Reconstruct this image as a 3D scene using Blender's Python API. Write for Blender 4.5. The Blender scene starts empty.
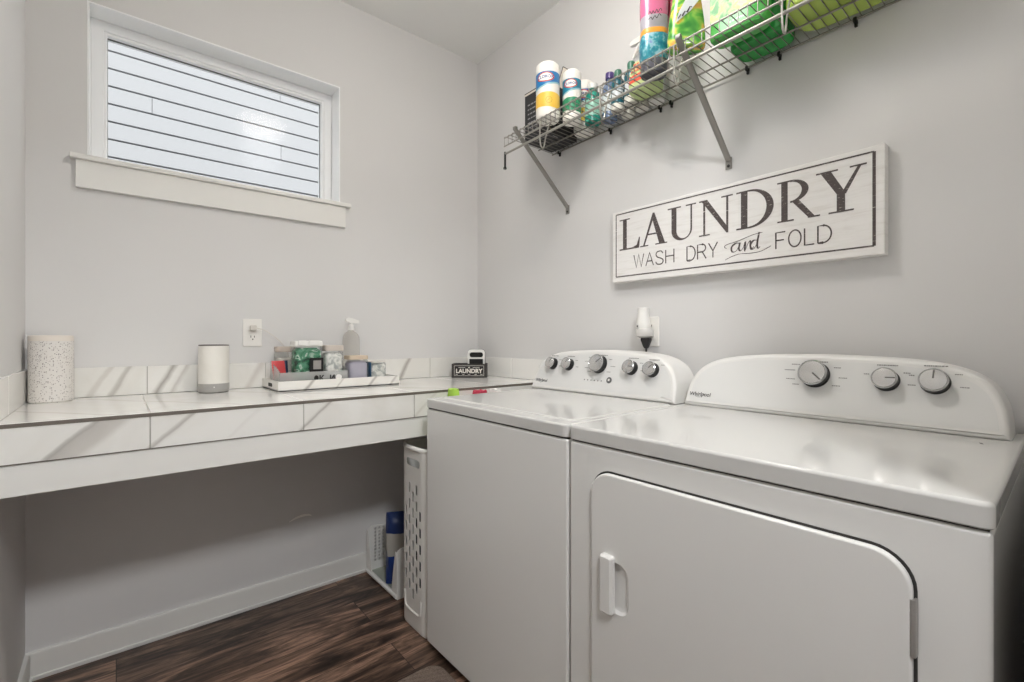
import bpy, bmesh, math, random
from mathutils import Vector, Matrix
random.seed(7)
C = bpy.context.scene.collection
scene = bpy.context.scene
H = 1.11                      # camera height above the floor; heights below are written relative to the camera
PI = math.pi
FL = -H                       # the floor

# ------------------------------------------------------------------ materials
def lin(c):
    return tuple(((v/255/12.92) if v/255 <= .04045 else ((v/255+.055)/1.055)**2.4) for v in c)
MATS = {}
def mat(name, rgb, rough=.5, metal=0., coat=0., trans=0., emit=0., spec=.5, sss=0., alpha=1., ior=1.45):
    if name in MATS: return MATS[name]
    m = bpy.data.materials.new(name); m.use_nodes = True
    b = m.node_tree.nodes['Principled BSDF']
    b.inputs['Base Color'].default_value = (*lin(rgb), 1)
    b.inputs['Roughness'].default_value = rough
    b.inputs['Metallic'].default_value = metal
    b.inputs['Coat Weight'].default_value = coat
    b.inputs['Transmission Weight'].default_value = trans
    b.inputs['IOR'].default_value = ior
    b.inputs['Specular IOR Level'].default_value = spec
    b.inputs['Alpha'].default_value = alpha
    if emit:
        b.inputs['Emission Color'].default_value = (*lin(rgb), 1)
        b.inputs['Emission Strength'].default_value = emit
    MATS[name] = m
    return m
def nodes(m):
    t = m.node_tree
    return t, t.nodes, t.links, t.nodes['Principled BSDF']
def ramp(n, stops, interp='LINEAR'):
    r = n.new('ShaderNodeValToRGB'); r.color_ramp.interpolation = interp
    e = r.color_ramp.elements
    while len(e) < len(stops): e.new(.5)
    for k, (p, c) in zip(e, sorted(stops, key=lambda s: s[0])):
        k.position = p; k.color = (*lin(c), 1)
    return r
def mixrgb(n, l, fac, a, b, mode='MIX'):
    x = n.new('ShaderNodeMix'); x.data_type = 'RGBA'; x.blend_type = mode
    for s, v in ((x.inputs[0], fac), (x.inputs[6], a), (x.inputs[7], b)):
        if isinstance(v, (int, float)): s.default_value = v
        elif isinstance(v, tuple): s.default_value = (*lin(v), 1)
        else: l.new(v, s)
    return x.outputs[2]
def noise(n, l, vec, scale, detail=3, rough=.5, dist=0.):
    x = n.new('ShaderNodeTexNoise'); x.inputs['Scale'].default_value = scale
    x.inputs['Detail'].default_value = detail; x.inputs['Roughness'].default_value = rough
    x.inputs['Distortion'].default_value = dist
    if vec is not None: l.new(vec, x.inputs['Vector'])
    return x
def objvec(n, l, scale=(1, 1, 1), rot=(0, 0, 0), coord='Object'):
    c = n.new('ShaderNodeTexCoord'); m = n.new('ShaderNodeMapping')
    m.inputs['Scale'].default_value = scale; m.inputs['Rotation'].default_value = rot
    l.new(c.outputs[coord], m.inputs['Vector'])
    return m.outputs['Vector']
def bump(n, l, b, h, strength, dist=.002):
    x = n.new('ShaderNodeBump'); x.inputs['Strength'].default_value = strength
    x.inputs['Distance'].default_value = dist
    l.new(h, x.inputs['Height']); l.new(x.outputs['Normal'], b.inputs['Normal'])

def wall_paint(name, rgb, strength=.12):
    m = mat(name, rgb, .62, spec=.35); t, n, l, b = nodes(m)
    v = objvec(n, l); x = noise(n, l, v, 260, 2)
    bump(n, l, b, x.outputs['Fac'], strength, .001)
    y = noise(n, l, v, 1.6, 2)
    r = ramp(n, [(.3, tuple(c-2 for c in rgb)), (.7, tuple(min(255, c+2) for c in rgb))])
    l.new(y.outputs['Fac'], r.inputs['Fac']); l.new(r.outputs['Color'], b.inputs['Base Color'])
    return m
M_wall = wall_paint('wall_paint', (219, 218, 217))
M_ceil = wall_paint('ceiling_paint', (236, 236, 234))
M_trim = mat('white_trim_paint', (232, 231, 227), .38)
M_vinyl = mat('white_vinyl', (246, 247, 248), .3)
M_enamel = mat('white_enamel', (233, 232, 229), .22, coat=.25, spec=.5)
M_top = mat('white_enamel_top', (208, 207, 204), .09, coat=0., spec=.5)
M_console = mat('white_console_plastic', (228, 227, 224), .32)
M_panel = mat('silver_white_panel', (223, 223, 221), .34)
M_gap = mat('dark_gap', (52, 50, 48), .8)
M_black = mat('black_plastic', (22, 22, 23), .35)
M_chrome = mat('chrome', (190, 190, 190), .18, 1.)
M_knobface = mat('brushed_knob_face', (202, 201, 199), .25, .75)
M_ink = mat('grey_print', (120, 118, 116), .6)
M_darkink = mat('dark_print', (62, 58, 57), .6)
M_steel = mat('brushed_steel', (196, 195, 192), .35, .8)
M_wire = mat('satin_nickel_wire', (170, 168, 160), .38, .55)
M_wire_shaded = mat('shaded_nickel_wire', (138, 135, 128), .4, .7)  # same nickel, colour darkened for the shaded look of wires from below
M_bracket = mat('grey_bracket', (150, 147, 142), .42, .5)
M_white = mat('white_plastic', (235, 234, 230), .35)
M_outlet = mat('outlet_white', (238, 236, 231), .3)

def marble(name, base, stops, k, freq, rough=.14, namp=.035, org=(0, 0, 0)):
    """white tile with grey veins; veins lie at chosen places along q = x - k*z - ky*y"""
    m = mat(name, base, rough, coat=.2); t, n, l, b = nodes(m)
    c = n.new('ShaderNodeTexCoord'); s = n.new('ShaderNodeSeparateXYZ'); l.new(c.outputs['Object'], s.inputs[0])
    nz = noise(n, l, c.outputs['Object'], 6, 4, .6)
    def mth(op, a, bb):
        x = n.new('ShaderNodeMath'); x.operation = op
        for i, v in enumerate((a, bb)):
            if isinstance(v, (int, float)): x.inputs[i].default_value = v
            else: l.new(v, x.inputs[i])
        return x.outputs[0]
    q = mth('SUBTRACT', s.outputs[0], mth('MULTIPLY', s.outputs[2], k[1]))
    q = mth('SUBTRACT', q, mth('MULTIPLY', s.outputs[1], k[0]))
    q = mth('ADD', q, org[0]-k[1]*org[2]-k[0]*org[1])
    q = mth('ADD', q, mth('MULTIPLY', mth('SUBTRACT', nz.outputs['Fac'], .5), namp))
    q = mth('MULTIPLY', mth('SUBTRACT', q, freq[0]), 1/(freq[1]-freq[0]))
    r = ramp(n, stops); l.new(q, r.inputs['Fac'])
    soft = noise(n, l, c.outputs['Object'], 3.2, 5, .6, .6)
    r2 = ramp(n, [(.42, (255, 255, 255)), (.60, (247, 246, 244))]); l.new(soft.outputs['Fac'], r2.inputs['Fac'])
    col = mixrgb(n, l, 1., r.outputs['Color'], r2.outputs['Color'], 'MULTIPLY')
    l.new(col, b.inputs['Base Color'])
    return m

# ------------------------------------------------------------------ object helpers
def tag(o, label=None, cat=None, group=None, kind=None):
    if label: o['label'] = label
    if cat: o['category'] = cat
    if group: o['group'] = group
    if kind: o['kind'] = kind
    return o
def thing(name, label, cat, loc=(0, 0, 0), group=None):
    o = bpy.data.objects.new(name, None); C.objects.link(o)
    o.location = loc; o.empty_display_size = .03
    return tag(o, label, cat, group)
def root_loc(o):
    v = Vector((0, 0, 0))
    while o is not None:
        v += Vector(o.location); o = o.parent
    return v
def part(name, bm, mats, parent=None, loc=None, smooth=40, label=None):
    """links a bmesh (written in room coordinates) as ONE mesh object, local to its parent or to loc"""
    base = root_loc(parent) if parent else Vector(loc or (0, 0, 0))
    bmesh.ops.translate(bm, verts=bm.verts, vec=-base)
    bmesh.ops.recalc_face_normals(bm, faces=bm.faces)
    me = bpy.data.meshes.new(name); bm.to_mesh(me); bm.free()
    if not isinstance(mats, (list, tuple)): mats = [mats]
    for m in mats: me.materials.append(m)
    o = bpy.data.objects.new(name, me); C.objects.link(o)
    if parent: o.parent = parent
    else: o.location = base
    if smooth:
        for p in me.polygons: p.use_smooth = True
        me.set_sharp_from_angle(angle=math.radians(smooth))
    if smooth: weighted(o)
    if label: o['label'] = label
    return o
def weighted(o):
    md = o.modifiers.new('weighted', 'WEIGHTED_NORMAL'); md.keep_sharp = True; md.weight = 80
def struct(name, bm, mats, loc=None, parent=None, smooth=40):
    o = part(name, bm, mats, parent, loc, smooth)
    if not parent: o['kind'] = 'structure'
    return o
NB = bmesh.new

def face(bm, vs, mi=0):
    try: f = bm.faces.new(vs)
    except ValueError: return None
    f.material_index = mi
    return f
def box(bm, p0, p1, bev=0., mi=0, seg=2):
    lo = [min(a, b) for a, b in zip(p0, p1)]; hi = [max(a, b) for a, b in zip(p0, p1)]
    t = NB()
    r = bmesh.ops.create_cube(t, size=1.)
    for v in t.verts:
        v.co = Vector([lo[i]+(v.co[i]+.5)*(hi[i]-lo[i]) for i in range(3)])
    if bev: bmesh.ops.bevel(t, geom=t.edges[:], offset=bev, segments=seg, profile=.5, affect='EDGES')
    merge(bm, t, mi)
def merge(bm, t, mi=None, M=None):
    mp = {}
    for v in t.verts: mp[v] = bm.verts.new(M @ v.co if M is not None else v.co)
    for f in t.faces:
        g = face(bm, [mp[v] for v in f.verts], f.material_index if mi is None else mi)
    t.free()
def loft(bm, rings, mi=0, cap=True, closed=True):
    R = [[bm.verts.new(p) for p in r] for r in rings]
    n = len(R[0])
    for a, b in zip(R, R[1:]):
        for i in range(n if closed else n-1):
            j = (i+1) % n
            face(bm, [a[i], a[j], b[j], b[i]], mi)
    if cap:
        face(bm, R[0][::-1], mi); face(bm, R[-1], mi)
    return R
def frame_for(d):
    d = d.normalized(); u = Vector((0, 0, 1)) if abs(d.z) < .9 else Vector((1, 0, 0))
    a = d.cross(u).normalized(); return a, d.cross(a).normalized()
def tube(bm, pts, r, seg=8, mi=0, closed=False):
    pts = [Vector(p) for p in pts]; n = len(pts); rings = []
    a = None
    for i, p in enumerate(pts):
        d = (pts[(i+1) % n]-pts[i-1]) if closed else (pts[min(i+1, n-1)]-pts[max(i-1, 0)])
        d.normalize()
        if a is None: a, b = frame_for(d)
        else:
            a = (a-d*a.dot(d)).normalized(); b = d.cross(a)
        rr = r[i] if isinstance(r, (list, tuple)) else r
        rings.append([p+a*math.cos(2*PI*k/seg)*rr+b*math.sin(2*PI*k/seg)*rr for k in range(seg)])
    if closed: rings.append(rings[0])
    loft(bm, rings, mi, cap=not closed)
def lathe(bm, prof, origin=(0, 0, 0), axis=(0, 0, 1), seg=32, mi=0, sx=1., sy=1., rot=0.):
    """prof: (radius, height[, material]) from bottom to top"""
    o = Vector(origin); d = Vector(axis).normalized()
    if abs(d.z) > .999: a, b = Vector((1, 0, 0)), Vector((0, 1, 0))
    else: a, b = frame_for(d)
    prev = None; pm = mi
    for q in prof:
        r, h = q[0], q[1]; m = q[2] if len(q) > 2 else mi
        ring = []
        for k in range(seg):
            t = 2*PI*k/seg; x, y = math.cos(t)*r*sx, math.sin(t)*r*sy
            x, y = x*math.cos(rot)-y*math.sin(rot), x*math.sin(rot)+y*math.cos(rot)
            ring.append(bm.verts.new(o+a*x+b*y+d*h))
        if prev:
            for k in range(seg):
                face(bm, [prev[k], prev[(k+1) % seg], ring[(k+1) % seg], ring[k]], m)
        else: first = ring; fm = m
        prev = ring; pm = m
    face(bm, first[::-1], fm); face(bm, prev, pm)
def rrect(a0, b0, a1, b1, r, n=6):
    pts = []
    for cx, cy, t0 in ((a1-r, b1-r, 0), (a0+r, b1-r, PI/2), (a0+r, b0+r, PI), (a1-r, b0+r, 1.5*PI)):
        for i in range(n+1):
            t = t0+PI/2*i/n; pts.append((cx+r*math.cos(t), cy+r*math.sin(t)))
    return pts
def inset(pts, d):
    """moves a closed outline inward along its averaged normals"""
    n = len(pts); out = []
    area = sum(pts[i][0]*pts[(i+1) % n][1]-pts[(i+1) % n][0]*pts[i][1] for i in range(n))
    s = 1 if area > 0 else -1
    for i in range(n):
        p, q, r = pts[i-1], pts[i], pts[(i+1) % n]
        e1 = Vector((q[0]-p[0], q[1]-p[1])); e2 = Vector((r[0]-q[0], r[1]-q[1]))
        if e1.length < 1e-9: e1 = e2
        if e2.length < 1e-9: e2 = e1
        e1.normalize(); e2.normalize()
        nn = Vector((-e1.y-e2.y, e1.x+e2.x))*s
        if nn.length < 1e-6: nn = Vector((-e1.y, e1.x))*s
        nn.normalize(); c = max(.35, nn.dot(Vector((-e1.y, e1.x))*s))
        out.append((q[0]+nn.x*d/c, q[1]+nn.y*d/c))
    return out
def slab_x(bm, pts, xb, xf, bev, mi=0):
    """outline in (y, z) from back x = xb to front x = xf with a rounded front edge"""
    s = 1 if xf > xb else -1
    rings = [[(xb, y, z) for y, z in pts]]
    for k in range(4):
        t = PI/2*k/3
        ins = inset(pts, bev*(1-math.cos(t)))
        rings.append([(xf-s*bev*(1-math.sin(t)), y, z) for y, z in ins])
    loft(bm, rings, mi)
def catmull(pts, n=6):
    out = []
    P = [Vector(p) for p in pts]; P = [2*P[0]-P[1]]+P+[2*P[-1]-P[-2]]
    for i in range(1, len(P)-2):
        a, b, c, d = P[i-1:i+3]
        for k in range(n):
            t = k/n
            out.append(.5*((2*b)+(c-a)*t+(2*a-5*b+4*c-d)*t*t+(3*b-a-3*c+d)*t**3))
    out.append(P[-2]); return out
def flat(bm, polys, f, mi=0, step=None):
    """flat polygons in (u, v) laid through f(u, v)"""
    for i, p in enumerate(polys):
        q = [Vector(f(u, v)) for u, v in p]
        if step: q = [w_+Vector(step)*(i % 12) for w_ in q]
        face(bm, [bm.verts.new(w_) for w_ in q], mi)
def ribbon(pts, w):
    """polyline to quads of width w (w may be a list)"""
    out = []; n = len(pts)
    L = []; R = []
    for i in range(n):
        p = Vector(pts[i]); a = Vector(pts[max(i-1, 0)]); b = Vector(pts[min(i+1, n-1)])
        d = (b-a).normalized(); nn = Vector((-d.y, d.x))
        k = 1.
        if 0 < i < n-1:
            d1 = (p-a).normalized(); k = 1/max(.5, nn.dot(Vector((-d1.y, d1.x))))
        ww = (w[i] if isinstance(w, (list, tuple)) else w)/2*k
        L.append(p+nn*ww); R.append(p-nn*ww)
    for i in range(n-1):
        out.append([tuple(L[i]), tuple(L[i+1]), tuple(R[i+1]), tuple(R[i])])
    return out
_tc = {}
def text_polys(s, size, bold=0., shear=0.):
    """polygons of a word centred on (0, 0)"""
    key = (s, size, bold, shear)
    if key not in _tc:
        cu = bpy.data.curves.new('word', 'FONT'); cu.body = s; cu.size = size; cu.offset = bold; cu.shear = shear
        cu.align_x = 'CENTER'; cu.align_y = 'CENTER'; cu.resolution_u = 3
        ob = bpy.data.objects.new('word', cu); C.objects.link(ob)
        dg = bpy.context.evaluated_depsgraph_get()
        me = bpy.data.meshes.new_from_object(ob.evaluated_get(dg))
        _tc[key] = [[(me.vertices[i].co.x, me.vertices[i].co.y) for i in p.vertices] for p in me.polygons]
        bpy.data.objects.remove(ob); bpy.data.curves.remove(cu); bpy.data.meshes.remove(me)
    return _tc[key]
def boolean_cut(o, cutter_bm):
    me = bpy.data.meshes.new('cut'); cutter_bm.to_mesh(me); cutter_bm.free()
    c = bpy.data.objects.new('cut', me); C.objects.link(c)
    o.modifiers.clear()
    c.location = root_loc(o.parent) if o.parent else o.location
    for v in me.vertices: v.co -= c.location
    md = o.modifiers.new('b', 'BOOLEAN'); md.object = c; md.operation = 'DIFFERENCE'; md.solver = 'EXACT'
    bpy.context.view_layer.update()
    dg = bpy.context.evaluated_depsgraph_get()
    new = bpy.data.meshes.new_from_object(o.evaluated_get(dg))
    o.modifiers.clear(); old = o.data; o.data = new
    for p in new.polygons: p.use_smooth = True
    new.set_sharp_from_angle(angle=math.radians(30))
    bpy.data.objects.remove(c); bpy.data.meshes.remove(old); weighted(o)
def dup(root, name, loc, label, group=None):
    r = root.copy(); C.objects.link(r); r.location = loc; r.name = name; r['label'] = label
    if group: r['group'] = group
    for ch in list(root.children):
        c = ch.copy(); C.objects.link(c); c.parent = r
        for g in ch.children:
            d = g.copy(); C.objects.link(d); d.parent = c
    return r

# ================================================================== THE ROOM
XL, XR, YB, YF = -.226, 1.581, 2.19, .020      # inner faces of the four walls
ZC = 1.573                                     # ceiling
HX0, HX1, HY0 = -1.3, 2.1, -2.2                # hallway behind the camera
WX0, WX1, WZ0, WZ1 = -.077, .796, .631, 1.171  # window opening
T = .13                                        # wall thickness

bm = NB(); box(bm, (HX0-.1, HY0-.1, FL-.06), (XR+.14 if XR+.14 > HX1 else HX1, YB+T, FL))
M_floor = mat('dark_wood_vinyl_plank', (90, 70, 58), .36)
t, n, l, b = nodes(M_floor)
v = objvec(n, l)
br = n.new('ShaderNodeTexBrick'); l.new(v, br.inputs['Vector'])
br.offset = .37; br.inputs['Scale'].default_value = 1.
br.inputs['Brick Width'].default_value = 1.22; br.inputs['Row Height'].default_value = .178
br.inputs['Mortar Size'].default_value = .0012; br.inputs['Bias'].default_value = .0
br.inputs['Color1'].default_value = (0, 0, 0, 1); br.inputs['Color2'].default_value = (1, 1, 1, 1)
br.inputs['Mortar'].default_value = (.5, .5, .5, 1)
# every plank shifts the grain by its own amount
add = n.new('ShaderNodeVectorMath'); add.operation = 'MULTIPLY_ADD'
add.inputs[1].default_value = (7.3, 3.1, 5.7)
l.new(br.outputs['Color'], add.inputs[0]); l.new(v, add.inputs[2])
mp = n.new('ShaderNodeMapping'); mp.inputs['Scale'].default_value = (1.9, 10, 1); l.new(add.outputs[0], mp.inputs['Vector'])
g1 = noise(n, l, mp.outputs['Vector'], 1.5, 9, .68, .9)
mp2 = n.new('ShaderNodeMapping'); mp2.inputs['Scale'].default_value = (5, 70, 1); l.new(add.outputs[0], mp2.inputs['Vector'])
g2 = noise(n, l, mp2.outputs['Vector'], 1.3, 5, .65, .3)
r1 = ramp(n, [(.31, (42, 34, 30)), (.42, (88, 73, 64)), (.51, (138, 114, 99)), (.61, (200, 167, 146)), (.72, (120, 98, 84))])
l.new(g1.outputs['Fac'], r1.inputs['Fac'])
r2 = ramp(n, [(.34, (96, 90, 86)), (.56, (255, 253, 251))]); l.new(g2.outputs['Fac'], r2.inputs['Fac'])
col = mixrgb(n, l, .75, r1.outputs['Color'], r2.outputs['Color'], 'MULTIPLY')
r3 = ramp(n, [(0., (178, 174, 172)), (1., (255, 246, 240))]); l.new(br.outputs['Color'], r3.inputs['Fac'])
col = mixrgb(n, l, 1., col, r3.outputs['Color'], 'MULTIPLY')
col = mixrgb(n, l, br.outputs['Fac'], col, (38, 30, 26))
l.new(col, b.inputs['Base Color'])
bump(n, l, b, g2.outputs['Fac'], .18, .001)
struct('floor', bm, M_floor)

bm = NB(); box(bm, (HX0-.1, HY0-.1, ZC), (HX1, YB+T, ZC+.08)); struct('ceiling', bm, M_ceil)
# the window wall, one mesh around the opening
bm = NB()
box(bm, (XL-T, YB, FL), (WX0, YB+T, ZC)); box(bm, (WX1, YB, FL), (XR+T, YB+T, ZC))
box(bm, (WX0, YB, FL), (WX1, YB+T, WZ0-.018)); box(bm, (WX0, YB, WZ1), (WX1, YB+T, ZC))
wb = struct('wall_back', bm, M_wall, smooth=0)
bm = NB()
pts = [tuple(p) for p in catmull([(.575, -.793), (.60, -.783), (.63, -.778), (.655, -.780), (.668, -.787)], 5)]
flat(bm, ribbon(pts, [.003+.007*math.sin(PI*i/(len(pts)-1)) for i in range(len(pts))]), lambda u, v: (u, YB-.0006, v))
part('scuff_mark', bm, mat('pale_scuff', (252, 250, 246), .6), wb, smooth=0)
bm = NB(); box(bm, (XR, YF-T, FL), (XR+T, YB, ZC)); struct('wall_right', bm, M_wall, smooth=0)
bm = NB(); box(bm, (XL-T, YF, FL), (XL, YB, ZC)); struct('wall_left', bm, M_wall, smooth=0)
bm = NB()
DX0, DX1, DZ = -.17, .80, 1.22
box(bm, (HX0, YF-.115, FL), (DX0, YF, ZC)); box(bm, (DX1, YF-.115, FL), (XR, YF, ZC)); box(bm, (DX0, YF-.115, DZ), (DX1, YF, ZC))
struct('wall_front', bm, M_wall, smooth=0)
bm = NB()
box(bm, (HX0-.1, HY0, FL), (HX0, YF-.115, ZC)); box(bm, (HX1-.1, HY0, FL), (HX1, YF-.115, ZC)); box(bm, (HX0-.1, HY0-.1, FL), (HX1, HY0, ZC))
box(bm, (XR+T, YF-.115, FL), (HX1-.1, YF, ZC))
struct('wall_hallway', bm, M_wall, smooth=0)

# baseboards with a little shoe at the foot
def baseboard(name, pts_fn, x0, x1):
    bm = NB()
    prof = [(0, 0), (-.017, 0), (-.0185, .006), (-.0185, .012), (-.013, .014), (-.013, .082), (-.009, .09), (0, .09)]
    loft(bm, [[pts_fn(s, d, FL+h) for d, h in prof] for s in (x0, x1)])
    struct(name, bm, M_trim)
baseboard('baseboard_back', lambda s, d, z: (s, YB+d, z), XL, XR)
baseboard('baseboard_left', lambda s, d, z: (XL-d, s, z), YF, YB-.0185)
baseboard('baseboard_right', lambda s, d, z: (XR+d, s, z), YF, YB-.0185)

# ---------------- window
win = bpy.data.objects.new('window_1', None); C.objects.link(win); win.location = (.36, YB, WZ0); win['kind'] = 'structure'
bm = NB()      # white liner of the opening
d = .105; th = .006
box(bm, (WX0, YB-.001, WZ0), (WX0+th, YB+d, WZ1), .001); box(bm, (WX1-th, YB-.001, WZ0), (WX1, YB+d, WZ1), .001)
box(bm, (WX0+th, YB-.001, WZ1-th), (WX1-th, YB+d, WZ1), .001)
part('jamb_liner', bm, M_vinyl, win)
FY = YB+d-.012; FW = .044
def frame_ring(bm, y0, y1, x0, z0, x1, z1, w, bev=.002):
    a = rrect(x0, z0, x1, z1, .002, 1); i_ = rrect(x0+w, z0+w, x1-w, z1-w, .001, 1)
    loft(bm, [[(x, y1, z) for x, z in a], [(x, y0+bev, z) for x, z in a], [(x, y0, z) for x, z in inset(a, bev)],
              [(x, y0, z) for x, z in inset(i_, -bev)], [(x, y0+bev, z) for x, z in i_], [(x, y1, z) for x, z in i_], [(x, y1, z) for x, z in a]], cap=False)
bm = NB(); frame_ring(bm, FY, FY+.06, WX0+th, WZ0-.004, WX1-th, WZ1-th, .036)
part('window_frame', bm, M_vinyl, win)
bm = NB(); frame_ring(bm, FY+.006, FY+.05, WX0+th+.034, WZ0+.014, WX1-th-.034, WZ1-th-.034, .012, .003)
part('glazing_bead', bm, M_vinyl, win)
bm = NB(); frame_ring(bm, FY+.026, FY+.036, WX0+th+.044, WZ0+.0245, WX1-th-.044, WZ1-th-.044, .0032, .001)
part('gasket', bm, mat('grey_gasket', (110, 110, 108), .7), win)
M_glass = bpy.data.materials.new('window_glass'); M_glass.use_nodes = True
t = M_glass.node_tree; n = t.nodes; l = t.links; n.clear()
out = n.new('ShaderNodeOutputMaterial'); tr = n.new('ShaderNodeBsdfTransparent'); gl = n.new('ShaderNodeBsdfGlossy'); mx = n.new('ShaderNodeMixShader'); fr = n.new('ShaderNodeFresnel')
tr.inputs[0].default_value = (.95, .97, .97, 1); gl.inputs['Roughness'].default_value = .10; fr.inputs['IOR'].default_value = 1.2
l.new(fr.outputs[0], mx.inputs[0]); l.new(tr.outputs[0], mx.inputs[1]); l.new(gl.outputs[0], mx.inputs[2]); l.new(mx.outputs[0], out.inputs[0])
bm = NB(); gx0, gx1, gz0, gz1 = WX0+.047, WX1-.047, WZ0+.02, WZ1-.047
face(bm, [bm.verts.new(p) for p in ((gx0, FY+.03, gz0), (gx1, FY+.03, gz0), (gx1, FY+.03, gz1), (gx0, FY+.03, gz1))])
part('pane', bm, M_glass, win, smooth=0)
bm = NB(); box(bm, (-.121, YB-.028, WZ0-.018), (.839, YB+d, WZ0), .004); st = struct('trim_1', bm, M_trim)
bm = NB(); box(bm, (-.106, YB-.017, .519), (.816, YB, WZ0-.018), .002); struct('trim_2', bm, M_trim)

# ---------------- the neighbouring house seen through the glass
SY = 5.2
bm = NB(); p = .1475; z0 = -2.6
joint = {}
k = 0; z = z0
rnd = random.Random(3)
while z < 4.2:
    cuts = [-5.]+{31: [.24], 30: [1.281], 34: [1.272]}.get(k, [])+[7.]; k += 1
    for a, b2 in zip(cuts, cuts[1:]):
        x0, x1 = a+.002, b2-.002
        prof = [(0, z), (-.030, z), (-.032, z+.003), (-.028, z+p-.014), (0, z+p-.014)]
        loft(bm, [[(xx, SY+dy, zz) for dy, zz in prof] for xx in (x0, x1)])
    z += p
M_siding = mat('white_lap_siding', (172, 173, 175), .55)
nb = part('siding', bm, M_siding, thing('neighbour_house', 'white lap-sided house wall seen through the window', 'house', (1, SY+.05, -2.7)))
bm = NB(); box(bm, (-5, SY-.001, -2.7), (7, SY+.15, 4.3)); part('lap_shade_backing', bm, mat('lap_shade_grey', (86, 88, 90), .9), nb.parent)  # dark sheet behind the slots, its colour stands in for lap shadows
bm = NB(); box(bm, (-6, YB+T+.02, -2.75), (8, SY+3, -2.7)); o = struct('ground_outside', bm, mat('gravel', (74, 70, 64), .9))

# ---------------- ceiling lamp (out of frame, but the pane mirrors it)
lamp = thing('ceiling_lamp', 'flush white dome lamp on the ceiling, mirrored in the window', 'lamp', (.80, .90, ZC))
bm = NB(); lathe(bm, [(.155, 0), (.155, -.022), (.148, -.026)][::-1], (.80, .90, ZC), seg=40); part('lamp_base', bm, M_steel, lamp)
bm = NB(); lathe(bm, [(.02, -.108), (.06, -.105), (.10, -.096), (.13, -.075), (.148, -.045), (.150, -.026)], (.80, .90, ZC), seg=40)
part('lamp_shade', bm, mat('glowing_glass', (255, 242, 228), .4, emit=19), lamp)

# ================================================================== COUNTER
CT, CF = -.2, 1.62       # top height and front edge
def g(v): return (v, v-1, v-5)
W0 = (238, 237, 233)
front_stops = [(0, W0)]
def vein_stops(vs, lo, hi, base=W0):
    """vs: (q, half width, grey, kind) -> ramp stops"""
    s = [(0., base)]
    for q, w, c, soft in vs:
        u = lambda x: min(1, max(0, (x-lo)/(hi-lo)))
        if soft == 'r':      # dark line on its left, grey field fading off on the right
            s += [(u(q-.008), base), (u(q), c), (u(q+.012), tuple(v+24 for v in c)), (u(q+w), tuple(v+38 for v in c)), (u(q+w+.02), base)]
        else:
            s += [(u(q-w), base), (u(q), c), (u(q+w), base)]
    return s
# q = x - k*z : veins lean to the right going up
M_front = marble('marble_front', W0, vein_stops([(.192, .06, (176, 173, 168), 'r'), (.398, .011, (186, 182, 177), 's'), (.575, .008, (229, 227, 223), 's'),
                 (.79, .010, (186, 182, 177), 's'), (1.20, .012, (222, 219, 214), 's')], -.1, 1.9), (0, 1.1), (-.1, 1.9), org=(.68, 1.9, CT-.18))
M_splash = marble('marble_splash', W0, vein_stops([(.037, .012, (212, 208, 202), 's'), (.092, .014, (188, 184, 178), 's'), (.222, .015, (170, 166, 160), 's'), (.268, .012, (205, 201, 196), 's'), (.52, .02, (218, 214, 209), 's'),
                  (.95, .02, (214, 210, 205), 's'), (1.20, .018, (182, 177, 171), 's'), (1.62, .02, (214, 210, 205), 's')], -.3, 2.), (0, .55), (-.3, 2.), org=(.68, YB, CT))
M_tile = marble('marble_top', (240, 239, 236), vein_stops([(.7, .02, (222, 219, 214), 's'), (1.05, .03, (226, 223, 219), 's'), (1.3, .012, (218, 215, 210), 's'), (1.62, .02, (226, 223, 218), 's'), (2.0, .02, (220, 217, 212), 's'), (2.35, .03, (226, 223, 219), 's')], 0, 3., (240, 239, 236)), (-.8, 0), (0, 3.), rough=.1, org=(.68, 1.9, CT-.18))
M_grout = mat('grey_grout', (188, 185, 179), .8)
M_edge = mat('grey_edge_and_shade', (118, 111, 103), .5, .2)
ctr = thing('counter', 'long white counter with marble-look tile top under the window', 'counter', (.68, 1.9, CT-.18))
G = .0014
JF = [XL, .071, .470, .872, 1.272, XR]
bm = NB()
for a, b2 in zip(JF, JF[1:]):
    box(bm, (a+G, CF+.003, CT-.009), (b2-G, YB-.0105, CT), .0008)
part('top_tile', bm, M_tile, ctr)
bm = NB()
for a, b2 in zip(JF, JF[1:]):
    box(bm, (a+G, CF, CT-.097), (b2-G, CF+.01, CT-.0105), .0008)
part('front_tile', bm, M_front, ctr)
bm = NB()
box(bm, (XL+.0005, CF-.001, CT-.0108), (XR-.0005, CF+.0035, CT-.0012)); box(bm, (XL+.0005, CF+.001, CT-.0995), (XR-.0005, CF+.008, CT-.097))  # upper box is the trim; lower dark strip paints the shadow line under the tile
part('edge_trim_and_shade_line', bm, M_edge, ctr)
bm = NB(); box(bm, (XL+.001, CF+.005, CT-.096), (XR-.001, YB-.011, CT-.0008)); part('grout_bed', bm, M_grout, ctr)
bm = NB(); box(bm, (XL+.001, CF+.004, CT-.176), (XR-.001, CF+.024, CT-.0995), .002); part('apron_board', bm, M_trim, ctr)
bm = NB(); box(bm, (XL+.001, CF+.024, CT-.115), (XR-.001, YB-.001, CT-.0965)); box(bm, (XL+.001, YB-.03, CT-.17), (XR-.001, YB-.001, CT-.115)); part('support_frame', bm, M_trim, ctr)

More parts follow.
